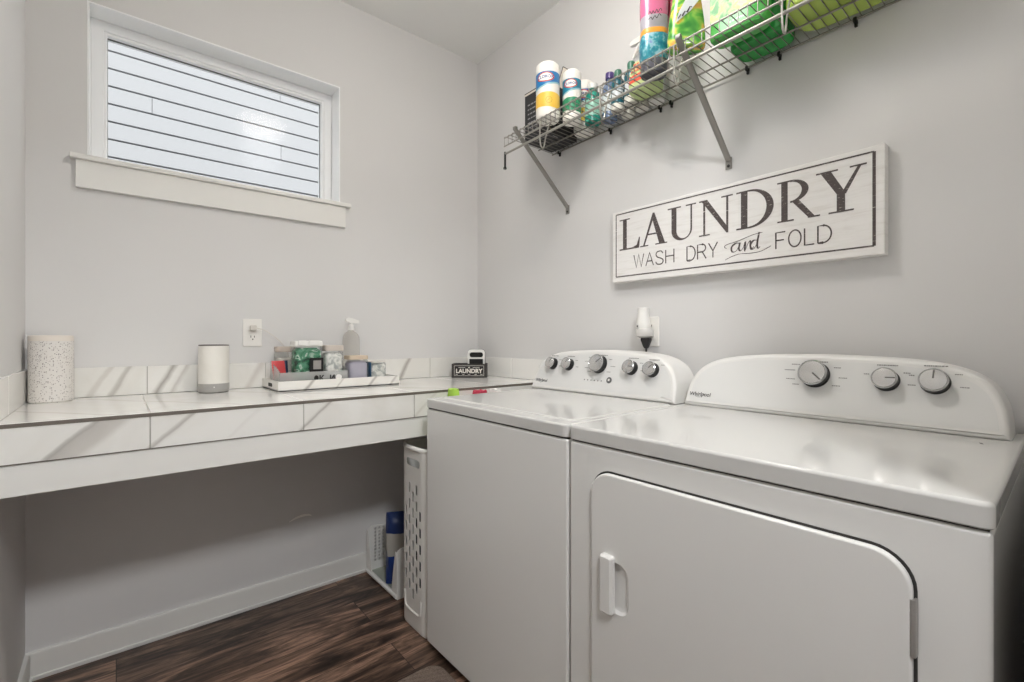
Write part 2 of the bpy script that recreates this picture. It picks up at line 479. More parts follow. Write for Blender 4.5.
M_plain = mat('plain_white_tile', W0, .16, coat=.2)
bs = thing('backsplash', 'low marble-look tile upstand along the walls behind the counter', 'backsplash', (.68, YB, CT))
JB = [XL+.0105, .087, .480, .873, 1.266, XR-.0105]
bm = NB()
for a, b2 in zip(JB, JB[1:]): box(bm, (a+G, YB-.0095, CT+.001), (b2-G, YB-.0005, CT+.103), .0008)
part('back_tile', bm, M_splash, bs)
bm = NB()
for a, b2 in ((CF, 1.88), (1.88, YB-.0005)): box(bm, (XR-.0095, a+G, CT+.001), (XR-.0005, b2-G, CT+.103), .0008)
part('right_tile', bm, M_plain, bs)
bm = NB()
for a, b2 in ((CF, 1.80), (1.80, YB-.0005)): box(bm, (XL+.0005, a+G, CT+.001), (XL+.0095, b2-G, CT+.103), .0008)
part('left_tile', bm, M_plain, bs)
bm = NB(); box(bm, (XL+.0005, YB-.006, CT+.0005), (XR-.0005, YB-.0003, CT+.101))
box(bm, (XR-.006, CF+.002, CT+.0005), (XR-.0003, YB-.006, CT+.101)); box(bm, (XL+.0003, CF+.002, CT+.0005), (XL+.006, YB-.006, CT+.101))
part('grout', bm, M_grout, bs)

# ================================================================== WASHER AND DRYER
def console(root, y0, y1, zt, knobs, xf0, logo_y, name_y):
    """console with arched outline; y0 = right end (small y), y1 = left end"""
    W = y1-y0
    side = [(0, 0), (.002, .030), (.006, .058), (.014, .083), (.026, .105), (.045, .124), (.072, .139), (.11, .151), (.16, .159), (.22, .164), (.29, .1665)]
    prof = side+[(W/2, .168)]+[(W-d_, h_) for d_, h_ in side[::-1]]
    pts = [(y0+d_, zt+h_) for d_, h_ in catmull_xy(prof, 3)]
    tilt = .33
    xf = lambda z: xf0+tilt*(z-zt)
    bm = NB(); bev = .011; rings = []
    xb = XR-.05
    rings.append([(xb, y, zt+(z-zt)*.97) for y, z in inset(pts, .006)])
    rings.append([(xb-.008, y, z) for y, z in pts])
    for k in range(4):
        t_ = PI/2*k/3
        rings.append([(xf(z)+bev*(1-math.sin(t_)), y, max(z, zt)) for y, z in inset(pts, bev*(1-math.cos(t_)))])
    loft(bm, rings)
    con = part('console', bm, M_console, root, smooth=50)
    # inset grey-white face
    ins = [(y, max(z, zt+.018)) for y, z in inset(pts, .016)]
    out = []
    for q in ins:
        if not out or (abs(q[0]-out[-1][0])+abs(q[1]-out[-1][1])) > .0015: out.append(q)
    if abs(out[0][0]-out[-1][0])+abs(out[0][1]-out[-1][1]) < .0015: out.pop()
    bm = NB(); loft(bm, [[(xf(z)+.002, y, z) for y, z in out], [(xf(z)-.0008, y, z) for y, z in out]])
    part('control_panel', bm, M_panel, root, smooth=0)
    nrm = Vector((-1, 0, tilt)).normalized(); up = Vector((tilt, 0, 1)).normalized(); rt = Vector((0, -1, 0))
    on = lambda y, z, off=.0: Vector((xf(z), y, z))+nrm*(.001+off)
    for y, z, r, ang in knobs:
        o_ = on(y, z)
        bm = NB(); lathe(bm, [(r*1.05, 0), (r*1.04, .004), (r*.985, .006), (r*.965, .022)], o_, nrm, 36)
        kn = part('knob', bm, M_black, root)
        bm = NB(); lathe(bm, [(r*.96, .0222), (r*1.01, .0225), (r*1.01, .026), (r*.93, .0275), (r*.9, .0265)], o_, nrm, 40)
        part('knob_ring', bm, M_chrome, kn)
        bm = NB(); lathe(bm, [(r*.9, .0262), (r*.9, .0272), (r*.6, .0285), (r*.2, .0292)], o_, nrm, 40)
        part('knob_face', bm, M_knobface, kn)
        bm = NB(); dv = rt*math.cos(ang)+up*math.sin(ang); pv = nrm.cross(dv)
        c0 = o_+nrm*.0298; c1 = o_+nrm*.0285
        w_ = r*.055
        a_, b_ = c0+dv*r*.1, c1+dv*r*.84
        loft(bm, [[a_-pv*w_-nrm*.004, a_+pv*w_-nrm*.004, a_+pv*w_, a_-pv*w_], [b_-pv*w_-nrm*.004, b_+pv*w_-nrm*.004, b_+pv*w_, b_-pv*w_]])
        part('pointer', bm, mat('grey_pointer', (110, 108, 106), .4), kn)
    # maker's name on the lower left
    bm = NB(); f = lambda u, v: on(name_y-u, zt+.036+v, .0006)+Vector((0, 0, 0))
    flat(bm, text_polys('Whirlpool', .0165, .0002, .12), f)
    flat(bm, ribbon([tuple(p_) for p_ in catmull([(-.015, -.0055), (-.006, -.0085), (.005, -.007), (.014, .0005), (.011, .004)], 5)], .0008), f)
    part('name_badge', bm, M_darkink, root, smooth=0)
    # fine cycle printing around the dials, too small to read
    rn = random.Random(int(y0*1000))
    for y, z, r, ang in knobs:
        bm = NB()
        for a_, rr, w_ in [(150, 1.7, .020), (170, 1.9, .026), (195, 1.8, .022), (215, 1.6, .016), (25, 1.6, .014), (-5, 1.9, .018), (-30, 1.7, .016)] if r > .03 else [(30, 1.7, .012), (-10, 1.9, .014), (160, 1.7, .01)]:
            cy = y-math.cos(math.radians(a_))*r*rr; cz = z+math.sin(math.radians(a_))*r*rr*.9
            if cz > zt+.150 or abs(cy-(y0+y1)/2) > W/2-.06: continue
            k_ = -w_/2
            while k_ < w_/2:
                s_ = rn.uniform(.0016, .004)
                flat(bm, [[(k_, -.0011), (k_+s_, -.0011), (k_+s_, .0011), (k_, .0011)]], lambda u, v: on(cy-u, cz+v, .0005))
                k_ += s_+.0009
        k_ = -r*.8
        while k_ < r*.8:
            s_ = rn.uniform(.002, .005)
            flat(bm, [[(k_, -.0013), (k_+s_, -.0013), (k_+s_, .0013), (k_, .0013)]], lambda u, v: on(y-u, min(z+r*1.42, zt+.148)+v, .0005))
            k_ += s_+.001
        part('cycle_print', bm, M_ink, root, smooth=0)
    return on, nrm
def catmull_xy(p, n): return [(q.x, q.y) for q in catmull(p, n)]

def cabinet(root, x0, x1, y0, y1, ztop, label=None):
    bm = NB()
    box(bm, (x0, y0, FL+.026), (x1, y1, ztop), .006, seg=3)
    cab = part('cabinet', bm, M_enamel, root)
    bm = NB(); box(bm, (x0+.006, y0+.004, ztop-.004), (x1-.004, y1-.004, ztop+.006)); part('shadow_gap', bm, M_gap, root)
    for xx in (x0+.06, x1-.06):
        for yy in (y0+.06, y1-.06):
            bm = NB(); lathe(bm, [(.022, 0), (.022, .01), (.014, .013), (.012, .03)], (xx, yy, FL), seg=16); part('foot', bm, M_black, root)
    return cab
DXF = .855
# ---- dryer
YD0, YD1 = .066, .798
dry = thing('clothes_dryer', 'white front-loading dryer with large square door, nearest the camera', 'dryer', (1.19, .43, FL))
cabinet(dry, DXF, XR-.045, YD0, YD1, -.2478)
bm = NB(); pts = rrect(DXF-.003, YD0-.002, XR-.045, YD1+.001, .012, 4)
rings = [[(x, y, -.2445) for x, y in inset(pts, .003)], [(x, y, -.242) for x, y in pts], [(x, y, -.216) for x, y in pts]]
for k in range(1, 5):
    a = PI/2*k/4; rings.append([(x, y, -.216+.007*math.sin(a)) for x, y in inset(pts, .007*(1-math.cos(a)))])
loft(bm, rings); part('top_panel', bm, M_top, dry, smooth=50)
s = .986; ym, zm = 0, 0
dy0, dy1, dz0, dz1 = .144, .7205, -.865, -.3022
bm = NB(); slab_x(bm, rrect(dy0-.004, dz0-.004, dy1+.004, dz1+.004, .053, 8), DXF+.01, DXF-.002, .001); part('door_seal', bm, M_gap, dry)
bm = NB(); slab_x(bm, rrect(dy0, dz0, dy1, dz1, .050, 10), DXF, DXF-.012, .0045)
door = part('door', bm, M_enamel, dry)
# scooped finger pocket right of the handle
hy1, hy0, hz1, hz0 = .698*s, .657*s, -.487*s, -.618*s
cut = NB()
cp = rrect(.615, -.605, .675, -.492, .026, 8)
loft(cut, [[(DXF-.03, y, z) for y, z in inset(cp, -.004)], [(DXF-.013, y, z) for y, z in cp], [(DXF-.006, y, z) for y, z in inset(cp, .006)], [(DXF-.0025, y, z) for y, z in inset(cp, .016)]])
boolean_cut(door, cut)
bm = NB(); hp = rrect(hy0+.004, hz0, hy1-.002, hz1, .006, 4)
rings = [[(DXF-.012, y, z) for y, z in hp], [(DXF-.021, y, z) for y, z in hp], [(DXF-.025, y, z) for y, z in inset(hp, .003)], [(DXF-.0262, y, z) for y, z in inset(hp, .0045)]]
loft(bm, rings); part('handle', bm, M_enamel, door, smooth=25)
bm = NB(); 
for k in range(5): lathe(bm, [(.0036, 0), (.0042, .0008), (.0042, .0150), (.0036, .0158)], (DXF-.009, dy0-.0005, -.440+k*.0160), seg=12)
box(bm, (DXF-.005, dy0-.005, -.440), (DXF-.001, dy0-.001, -.360), .001)
part('hinge', bm, M_steel, dry)
onD, nD = console(dry, .083, .808, -.209, [(.446, -.095, .0335, math.radians(-42)), (.293, -.100, .0255, math.radians(2)), (.204, -.099, .0262, math.radians(88))], 1.397, 0, .757)
bm = NB(); flat(bm, [[(0, 0), (.016, 0), (.016, .0025), (0, .0025)]], lambda u, v: (1.32+u, .115+u*.25+v*2, -.2086)); part('lint_mark', bm, M_darkink, dry, smooth=0)

# ---- washer
YW0, YW1 = .806, 1.496
wsh = thing('washing_machine', 'white top-loading washer between the counter and the dryer', 'washer', (1.19, 1.148, FL))
cabinet(wsh, DXF, XR-.045, YW0, YW1, -.2485)
bm = NB(); pts = rrect(DXF-.003, YW0, XR-.045, YW1+.002, .016, 5)
rings = [[(x, y, -.2445) for x, y in inset(pts, .003)], [(x, y, -.242) for x, y in pts], [(x, y, -.217) for x, y in pts]]
for k in range(1, 5):
    a = PI/2*k/4; rings.append([(x, y, -.217+.006*math.sin(a)) for x, y in inset(pts, .006*(1-math.cos(a)))])
loft(bm, rings); part('top_panel', bm, M_top, wsh, smooth=50)
bm = NB(); pts = rrect(DXF+.045, YW0+.022, 1.375, YW1-.020, .03, 6)
rings = [[(x, y, -.214) for x, y in pts], [(x, y, -.2105) for x, y in pts], [(x, y, -.2085) for x, y in inset(pts, .003)], [(x, y, -.2075) for x, y in inset(pts, .010)]]
loft(bm, rings); part('lid', bm, M_top, wsh, smooth=60)
onW, nW = console(wsh, .828, 1.513, -.209, [(1.407, -.103, .0235, math.radians(60)), (1.316, -.103, .0235, math.radians(60)), (1.162, -.096, .0335, math.radians(40)), (1.014, -.103, .0245, math.radians(0)), (.928, -.106, .0245, math.radians(45))], 1.374, 0, 1.455)
bm = NB(); lathe(bm, [(.0115, 0), (.0115, .002), (.009, .003)], onW(1.102, -.151), nW, 24); bt = part('start_button', bm, mat('grey_button', (96, 96, 96), .4), wsh)
bm = NB(); lathe(bm, [(.0045, .003), (.0045, .0034)], onW(1.102, -.151), nW, 16); part('button_symbol', bm, M_white, bt)
bm = NB()
for k in range(6): lathe(bm, [(.0026, 0), (.0026, .0008)], onW(1.220-k*.0165, -.156), nW, 12)
part('status_lights', bm, M_ink, wsh)

# ================================================================== SIGN
SX = 1.545
M_sign = mat('whitewashed_board', (226, 221, 215), .6); t, n, l, b = nodes(M_sign)
v = objvec(n, l, (1, 3, 30)); x = noise(n, l, v, 3, 6, .7)
r = ramp(n, [(.0, (212, 208, 203)), (.36, (228, 225, 221)), (.5, (236, 234, 231)), (1, (242, 240, 238))]); l.new(x.outputs['Fac'], r.inputs['Fac'])
l.new(r.outputs['Color'], b.inputs['Base Color']); bump(n, l, b, x.outputs['Fac'], .2, .002)
M_sletter = mat('worn_dark_letter', (80, 72, 70), .7); t, n, l, b = nodes(M_sletter)
x = noise(n, l, objvec(n, l, (1, 1, 6)), 60, 4, .7)
r = ramp(n, [(.33, (205, 198, 190)), (.39, (86, 78, 76)), (1, (74, 66, 65))]); l.new(x.outputs['Fac'], r.inputs['Fac']); l.new(r.outputs['Color'], b.inputs['Base Color'])
sign = thing('wall_sign', 'long whitewashed laundry sign with dark lettering on the right wall', 'sign', (XR, .76, .225))
bm = NB(); slab_x(bm, [(.319, .224), (1.205, .229), (1.205, .511), (.319, .516)][::1], XR-.001, SX, .003); part('board', bm, M_sign, sign)
sf = lambda y, z: (SX-.0007, y, z)
bm = NB()
B = [(.342, .249), (1.187, .251), (1.187, .500), (.342, .500)]
for i in range(4):
    p, q = B[i], B[(i+1) % 4]; w = .0042 if i != 3 else .0075
    flat(bm, ribbon([p, q], w), sf)
part('border_line', bm, M_sletter, sign, smooth=0)
def ell(cx, cy, rx, ry, a0, a1, n=14): return [(cx+rx*math.cos(math.radians(a0+(a1-a0)*i/n)), cy+ry*math.sin(math.radians(a0+(a1-a0)*i/n))) for i in range(n+1)]
def crescent(outer, inner): return [[outer[i], outer[i+1], inner[i+1], inner[i]] for i in range(len(outer)-1)]
R4 = lambda a, b_, c, d_: [(a, b_), (c, b_), (c, d_), (a, d_)]
GLY = {
 'L': [R4(.17, 0, .36, 1), R4(0, .965, .52, 1), R4(0, 0, .9, .045), [(.6, .04), (.9, 0), (.96, 0), (1, .34), (.955, .34), (.84, .10)]],
 'A': [[(.11, .03), (.17, .03), (.52, .88), (.47, 1)], [(.47, 1), (.535, 1), (.92, .03), (.71, .03), (.45, .83)], R4(.26, .33, .70, .375), R4(0, 0, .31, .035), R4(.57, 0, 1, .035)],
 'U': [R4(.14, .3, .32, 1), R4(.81, .3, .865, 1), R4(0, .963, .48, 1), R4(.65, .963, 1, 1)]+crescent(ell(.5025, .3, .3625, .30, 180, 360), ell(.565, .3, .245, .25, 180, 360)),
 'N': [R4(.13, 0, .19, .96), [(.04, 1), (.25, 1), (.87, .12), (.87, -.01), (.82, -.01), (.12, .93)], R4(.81, .02, .87, 1), R4(0, 0, .33, .035), R4(.67, .963, 1, 1), R4(0, .963, .24, 1)],
 'D': [R4(.13, 0, .31, 1), R4(0, 0, .42, .04), R4(0, .96, .42, 1)]+crescent(ell(.36, .5, .64, .5, -90, 90, 20), ell(.36, .5, .455, .455, -90, 90, 20)),
 'R': [R4(.10, 0, .26, 1), R4(0, 0, .41, .035), R4(0, .963, .35, 1), [(.37, .46), (.53, .48), (.90, .03), (.75, .02)], R4(.74, 0, 1.02, .035)]+crescent(ell(.32, .72, .44, .28, -90, 90), ell(.32, .72, .28, .235, -90, 90)),
 'Y': [[(.10, .97), (.31, .97), (.59, .45), (.59, .38), (.44, .40)], [(.83, .97), (.90, .97), (.605, .40), (.54, .47)], R4(.425, 0, .59, .44), R4(0, .963, .45, 1), R4(.68, .963, 1, 1), R4(.26, 0, .76, .035)],
}
bm = NB()
for ch, ya, yb in (('L', 1.170, 1.074), ('A', 1.073, .957), ('U', .955, .845), ('N', .834, .717), ('D', .706, .592), ('R', .582, .470), ('Y', .478, .358)):
    flat(bm, GLY[ch], lambda u, v: sf(ya+(yb-ya)*u, .354+(.476-.354)*v), step=(-.00004, 0, 0))
part('large_lettering', bm, M_sletter, sign, smooth=0)
STR = {
 'W': [[(0, 1), (.25, 0), (.5, 1), (.75, 0), (1, 1)]], 'A': [[(0, 0), (.5, 1), (1, 0)], [(.18, .36), (.82, .36)]],
 'S': [[(q.x, q.y) for q in catmull([(.92, .80), (.75, .97), (.5, 1), (.2, .95), (.06, .76), (.2, .58), (.55, .48), (.88, .36), (.96, .2), (.78, .03), (.5, 0), (.18, .05), (.02, .22)], 3)]],
 'H': [[(0, 0), (0, 1)], [(1, 0), (1, 1)], [(0, .52), (1, .52)]], 'D': [[(0, 0), (0, 1), (.4, 1)]+ell(.4, .5, .6, .5, 90, -90)+[(.4, 0), (0, 0)]],
 'R': [[(0, 0), (0, 1), (.55, 1)]+ell(.55, .745, .4, .255, 90, -90, 8)+[(0, .49)], [(.55, .49), (1, 0)]], 'Y': [[(0, 1), (.5, .45), (1, 1)], [(.5, .45), (.5, 0)]],
 'F': [[(0, 0), (0, 1), (1, 1)], [(0, .52), (.85, .52)]], 'O': [ell(.5, .5, .5, .5, 0, 360, 24)], 'L': [[(0, 1), (0, 0), (1, 0)]],
}
def word(w, ya, yb, z0, z1, gap=.28, wt=.0040):
    bm = NB()
    wd = {'W': 1.35, 'F': .8, 'L': .75}
    tot = sum(wd.get(c, 1) for c in w)+gap*(len(w)-1); k = (yb-ya)/tot; y = ya
    for c in w:
        cw = wd.get(c, 1)*k
        for st_ in STR[c]: flat(bm, ribbon([(y+cw*u, z0+(z1-z0)*v) for u, v in st_], wt), sf, step=(-.00003, 0, 0))
        y += cw+gap*k
    part('small_lettering', bm, M_sletter, sign, smooth=0)
word('WASH', 1.102, .930, .279, .328); word('DRY', .879, .769, .277, .327); word('FOLD', .586, .440, .276, .325)
bm = NB()
def script(pts, wmin=.0018, wmax=.0055, n=6):
    if wmax > .004: pts = [(.696-(.686-y)*.84, Z+(z-Z)*.92+.002) for y, z in pts]
    q = catmull([(y, z, 0) for y, z in pts], n); q = [(p.x, p.y) for p in q]; w = []
    for i in range(len(q)):
        a, b_ = q[max(i-1, 0)], q[min(i+1, len(q)-1)]
        w.append(wmax if b_[1] < a[1]-.25*abs(b_[0]-a[0]) else wmin)
    w = [sum(w[max(0, i-2):i+3])/len(w[max(0, i-2):i+3]) for i in range(len(w))]
    flat(bm, ribbon(q, w), sf, step=(-.00003, 0, 0))
Z = .283
script([(.686, Z+.028), (.700, Z+.030), (.716, Z+.018), (.714, Z+.002), (.700, Z+.002), (.688, Z+.018), (.684, Z+.030), (.688, Z+.010), (.682, Z+.001), (.672, Z+.010)])
script([(.672, Z+.010), (.664, Z+.030), (.666, Z+.004), (.664, Z+.001), (.652, Z+.026), (.645, Z+.030), (.645, Z+.010), (.641, Z+.001), (.632, Z+.010)])
script([(.622, Z+.030), (.634, Z+.030), (.645, Z+.016), (.640, Z+.002), (.630, Z+.004), (.620, Z+.024), (.613, Z+.056), (.620, Z+.020), (.618, Z+.002), (.610, Z+.006)])
script([(.738, .300), (.745, .306), (.736, .313), (.70, .319), (.655, .331), (.625, .334)], .0018, .003)
script([(.742, .262), (.735, .266), (.70, .276), (.66, .274), (.63, .276), (.60, .288)], .0018, .003)
part('script_lettering', bm, M_sletter, sign, smooth=0)

# ================================================================== WIRE SHELF
def zd(y): return .893-.018*y
TILT = math.atan(-.018)
YS0, YS1 = .02, 1.575        # right and left end
XF, XK = 1.275, 1.568
sh = thing('wire_shelf', 'satin metal wire shelf with supply bottles high on the right wall', 'shelf', (XR, .8, .86))
wr = .0015
bm = NB()
k = YS1-.006
while k > YS0:
    z = zd(k)
    tube(bm, [(XK, k, z+.004), (XF+.004, k, z+.004), (XF, k, z+.001), (XF-.0005, k, z-.034)], wr, 6)
    k -= .0254
part('deck_wires', bm, M_wire_shaded, sh)
def rail(name, x, dz, r, y0=YS0, y1=YS1, seg=10):
    bm = NB(); tube(bm, [(x, y0, zd(y0)+dz), (x, y1, zd(y1)+dz)], r, seg); return part(name, bm, M_wire_shaded if name in ('back_rail', 'middle_rail') else M_wire, sh)
rail('back_rail', XK, .0, .0032); rail('front_rail', XF+.003, -.001, .003); rail('lip_rail', XF+.0025, -.036, .003); rail('middle_rail', 1.385, -.0012, .003); rail('middle_rail', 1.48, -.0012, .003)
rail('hanging_bar', 1.283, -.066, .0048, YS0, 1.572, 12)
bm = NB(); tube(bm, [(1.283, 1.575, zd(1.57)-.058), (1.283, 1.576, zd(1.57)-.125)], .0045, 8); lathe(bm, [(.0075, 0), (.0075, .006)], (1.283, 1.576, zd(1.57)-.131), seg=10)
part('bar_end_stop', bm, M_black, sh)
for y in (1.345, 1.045, .765, .468, .17):
    z = zd(y); bm = NB()
    tube(bm, [(p.x, y, p.y) for p in catmull([(1.271, z-.004, 0), (1.271, z-.05, 0), (1.2715, z-.085, 0), (1.276, z-.108, 0), (1.285, z-.115, 0), (1.294, z-.106, 0), (1.302, z-.07, 0), (1.315, z-.03, 0), (1.33, z-.005, 0)], 4)], .0028, 8)
    part('bar_hook', bm, M_wire, sh)
for y in (1.487, .747):
    z = zd(y); bm = NB(); a = Vector((1.262, y, z+.006)); b_ = Vector((XR-.004, y, .603)); w = .0085
    dv = (b_-a).normalized(); nv = Vector((dv.z, 0, -dv.x)).normalized()
    if nv.x > 0: nv = -nv
    pr = [(-w, -.004), (-w, .004), (-w+.003, .0065), (w-.003, .0065), (w, .004), (w, -.004)]
    loft(bm, [[p+Vector((0, u, 0))+nv*v_ for u, v_ in pr] for p in (a, b_)])
    box(bm, (1.258, y-w, z+.002), (1.272, y+w, z+.014), .002)
    br_ = part('support_bracket', bm, M_bracket, sh)
    bm = NB(); box(bm, (XR-.004, y-.011, .572), (XR-.0005, y+.011, .612), .0015); pl = part('bracket_foot', bm, M_bracket, br_)
    bm = NB(); lathe(bm, [(.005, 0), (.005, .0015), (.003, .0025)], (XR-.004, y, .583), (-1, 0, 0), 12); part('screw', bm, M_gap, br_)
for y in (1.533, 1.239, 1.004, .958, .683, .586, .390):
    z = zd(y); bm = NB()
    box(bm, (XR-.018, y-.0045, z-.008), (XR-.0005, y+.0045, z+.006), .002); box(bm, (XR-.009, y-.0035, z-.017), (XR-.001, y+.0035, z-.008), .0012)
    part('wall_clip', bm, M_black, sh)

# ---------------- things standing on the shelf
ZO = .0060                                             # thickness of the wires above the rail line
def base(x, y): return (x, y, zd(y)+ZO)
def ell_strips(cx, cy, rx, ry, n=20):
    u = [rx*math.sin(-PI/2+PI*i/n) for i in range(n+1)]; h = [ry*math.sqrt(max(0, 1-(a/rx)**2)) for a in u]
    return [[(cx+u[i], cy-h[i]), (cx+u[i+1], cy-h[i+1]), (cx+u[i+1], cy+h[i+1]), (cx+u[i], cy+h[i])] for i in range(n)]
def cyl_patch(bm, c, r, a0, a1, zlo, zhi, mi=0, n=24):
    """sleeve on a cylinder: zlo, zhi are numbers or functions of the angle"""
    f0 = zlo if callable(zlo) else (lambda t: zlo); f1 = zhi if callable(zhi) else (lambda t: zhi)
    P = []
    for i in range(n+1):
        t = a0+(a1-a0)*i/n
        P.append((bm.verts.new((c[0]+r*math.cos(t), c[1]+r*math.sin(t), c[2]+f0(t))), bm.verts.new((c[0]+r*math.cos(t), c[1]+r*math.sin(t), c[2]+f1(t)))))
    for a, b_ in zip(P, P[1:]): face(bm, [a[0], b_[0], b_[1], a[1]], mi)
def on_cyl(c, r, ang): return lambda u, v: (c[0]+r*math.cos(ang+u/r), c[1]+r*math.sin(ang+u/r), c[2]+v)
FACE = math.radians(180+44)                            # the direction of the camera from the shelf
M_canw = mat('white_can_plastic', (240, 237, 230), .4)
def wipes_can(x, y, r, h, blue, band, label, dark_top=(28, 104, 160), bandmark=True):
    c = base(x, y)
    root = thing('wipes_canister', label, 'canister', c, 'disinfecting wipes canisters on the wire shelf')
    bm = NB(); lathe(bm, [(r*.90, 0), (r*.97, .004), (r*.97, h*.02+.004), (r*.99, .014), (r*.99, h*.80), (r*.95, h*.805)], c, seg=40); part('body', bm, M_canw, root)
    bm = NB(); lathe(bm, [(r*1.0, h*.80), (r*1.015, h*.81), (r*1.015, h*.90), (r*.97, h*.955), (r*.82, h*.985), (r*.5, h), (r*.1, h)], c, seg=40); part('lid', bm, M_canw, root)
    bm = NB(); wv = lambda t: h*(.575+.055*math.sin((t-FACE)*1.0))
    cyl_patch(bm, c, r*1.003, FACE-1.75, FACE+1.75, wv, h*.79); part('blue_label', bm, blue, root)
    bm = NB(); wv2 = lambda t: h*(.545+.055*math.sin((t-FACE)*1.0))
    cyl_patch(bm, c, r*1.004, FACE-1.75, FACE+1.75, wv2, wv); part('label_stripe', bm, mat('pale_blue_print', (150, 196, 206), .4), root)
    # oval badge with the lettering
    bm = NB(); f = on_cyl(c, r*1.008, FACE-.18); flat(bm, ell_strips(0, h*.69, r*.78, h*.085), f)
    bd = part('badge', bm, mat('badge_red', (196, 74, 62), .4), root)
    bm = NB(); f = on_cyl(c, r*1.014, FACE-.18); flat(bm, ell_strips(0, h*.69, r*.67, h*.066), f); part('badge_field', bm, M_canw, bd)
    bm = NB(); f = on_cyl(c, r*1.02, FACE-.18); flat(bm, [[(u*.95, v_+h*.69) for u, v_ in p] for p in text_polys('CLOROX', r*.36, .0004)], f); part('badge_lettering', bm, mat('badge_blue', (40, 70, 140), .4), bd)
    bm = NB(); cyl_patch(bm, c, r*1.003, FACE-1.75, FACE+1.75, lambda t: h*(.17-.02*math.sin(t-FACE)), lambda t: h*(.40+.03*math.cos(t-FACE))); part('scent_band', bm, band, root)
    if bandmark:
        bm = NB(); f = on_cyl(c, r*1.006, FACE+.12)
        flat(bm, ribbon(ell(0, h*.285, h*.055, h*.055, 0, 360, 20), .0012), f); flat(bm, ribbon([(-.006, h*.265), (.0, h*.295), (.005, h*.31)], .0014), f)
        part('band_mark', bm, mat('band_print', (150, 112, 30), .5), root)
    return root
wipes_can(1.326, 1.357, .0475, .224, mat('label_blue', (34, 118, 178), .35), mat('band_yellow', (244, 200, 84), .4), 'tallest white wipes canister with a blue label and yellow band, front left of the shelf')
wipes_can(1.413, 1.307, .0375, .207, mat('label_teal', (40, 132, 160), .35), mat('band_green', (44, 140, 100), .4), 'slimmer white wipes canister with teal label and green band beside the tallest one', bandmark=False)
wipes_can(1.528, 1.343, .044, .218, mat('label_deepblue', (40, 92, 168), .35), mat('band_lemon', (236, 206, 70), .4), 'white wipes canister with deep blue label, against the wall behind the two others', bandmark=False)

bx = thing('cardboard_box', 'tall box, black below and cream above, at the left end of the shelf', 'box', base(1.476, 1.49))
c = base(1.476, 1.49); X0, X1, Y0, Y1 = 1.392, 1.560, 1.412, 1.570; Z0 = c[2]
bm = NB(); box(bm, (X0, Y0, Z0), (X1, Y1, Z0+.205), .0015); part('black_carton', bm, mat('black_carton', (44, 44, 46), .5), bx)
e = .003
def card(bm, z0, z1, out=0.):
    pr = lambda zz: [(X0-out, zz(X0)), (X0+.05, zz(X0+.05)), (X0+.08, zz(X0+.08)), (X1+out, zz(X1))]
    hi = lambda x: Z0+z1+(.085 if x > X0+.07 else .0 if x < X0+.06 else .01)
    lo = lambda x: (hi(x)-(z1-z0)) if out else Z0+.205
    for ya, yb in ((Y0-out, Y0+e), (Y1-e, Y1+out)):
        for a, b_ in zip(pr(hi), pr(hi)[1:]):
            loft(bm, [[(a[0], y, lo(a[0])), (b_[0], y, lo(b_[0])), (b_[0], y, b_[1]), (a[0], y, a[1])] for y in (ya, yb)])
    box(bm, (X0-out, Y0+e, lo(X0)), (X0+e, Y1-e, hi(X0))); box(bm, (X1-e, Y0+e, lo(X1)), (X1+out, Y1-e, hi(X1)))
bm = NB(); card(bm, 0, .213); part('cream_sleeve', bm, mat('cream_card', (222, 214, 202), .6), bx, smooth=0)
bm = NB(); card(bm, .213, .2165, .0006); part('dark_rim', bm, M_gap, bx, smooth=0)
bm = NB(); f = lambda u, v_: (X0-.0007, 1.49-u, Z0+v_); rn = random.Random(5)
for row in range(7):
    z = .155-row*.02; u = -.060
    while u < .050:
        s = rn.uniform(.008, .02); flat(bm, [R4(u, z, min(u+s, .062), z+.006)], f); u += s+.004
part('white_print', bm, mat('carton_print', (150, 150, 150), .5), bx, smooth=0); bm = NB()
f = lambda u, v_: (u, v_, Z0-.0007)
flat(bm, [R4(1.41, 1.44, 1.415, 1.53), R4(1.43, 1.43, 1.46, 1.436), R4(1.47, 1.48, 1.51, 1.484), R4(1.44, 1.51, 1.46, 1.514)], f)
part('white_print', bm, mat('carton_print', (150, 150, 150), .5), bx, smooth=0)

def sbottle(bm, c, prof, mi=0, p=2.6, seg=32, ang=0.):
    """prof: (half x, half y, height) superellipse sections"""
    rings = []
    for hx, hy, h in prof:
        ring = []
        for k in range(seg):
            t = 2*PI*k/seg; ct, st_ = math.cos(t), math.sin(t)
            x = hx*math.copysign(abs(ct)**(2/p), ct); y = hy*math.copysign(abs(st_)**(2/p), st_)
            ring.append((c[0]+x*math.cos(ang)-y*math.sin(ang), c[1]+x*math.sin(ang)+y*math.cos(ang), c[2]+h))
        rings.append(ring)
    loft(bm, rings, mi)
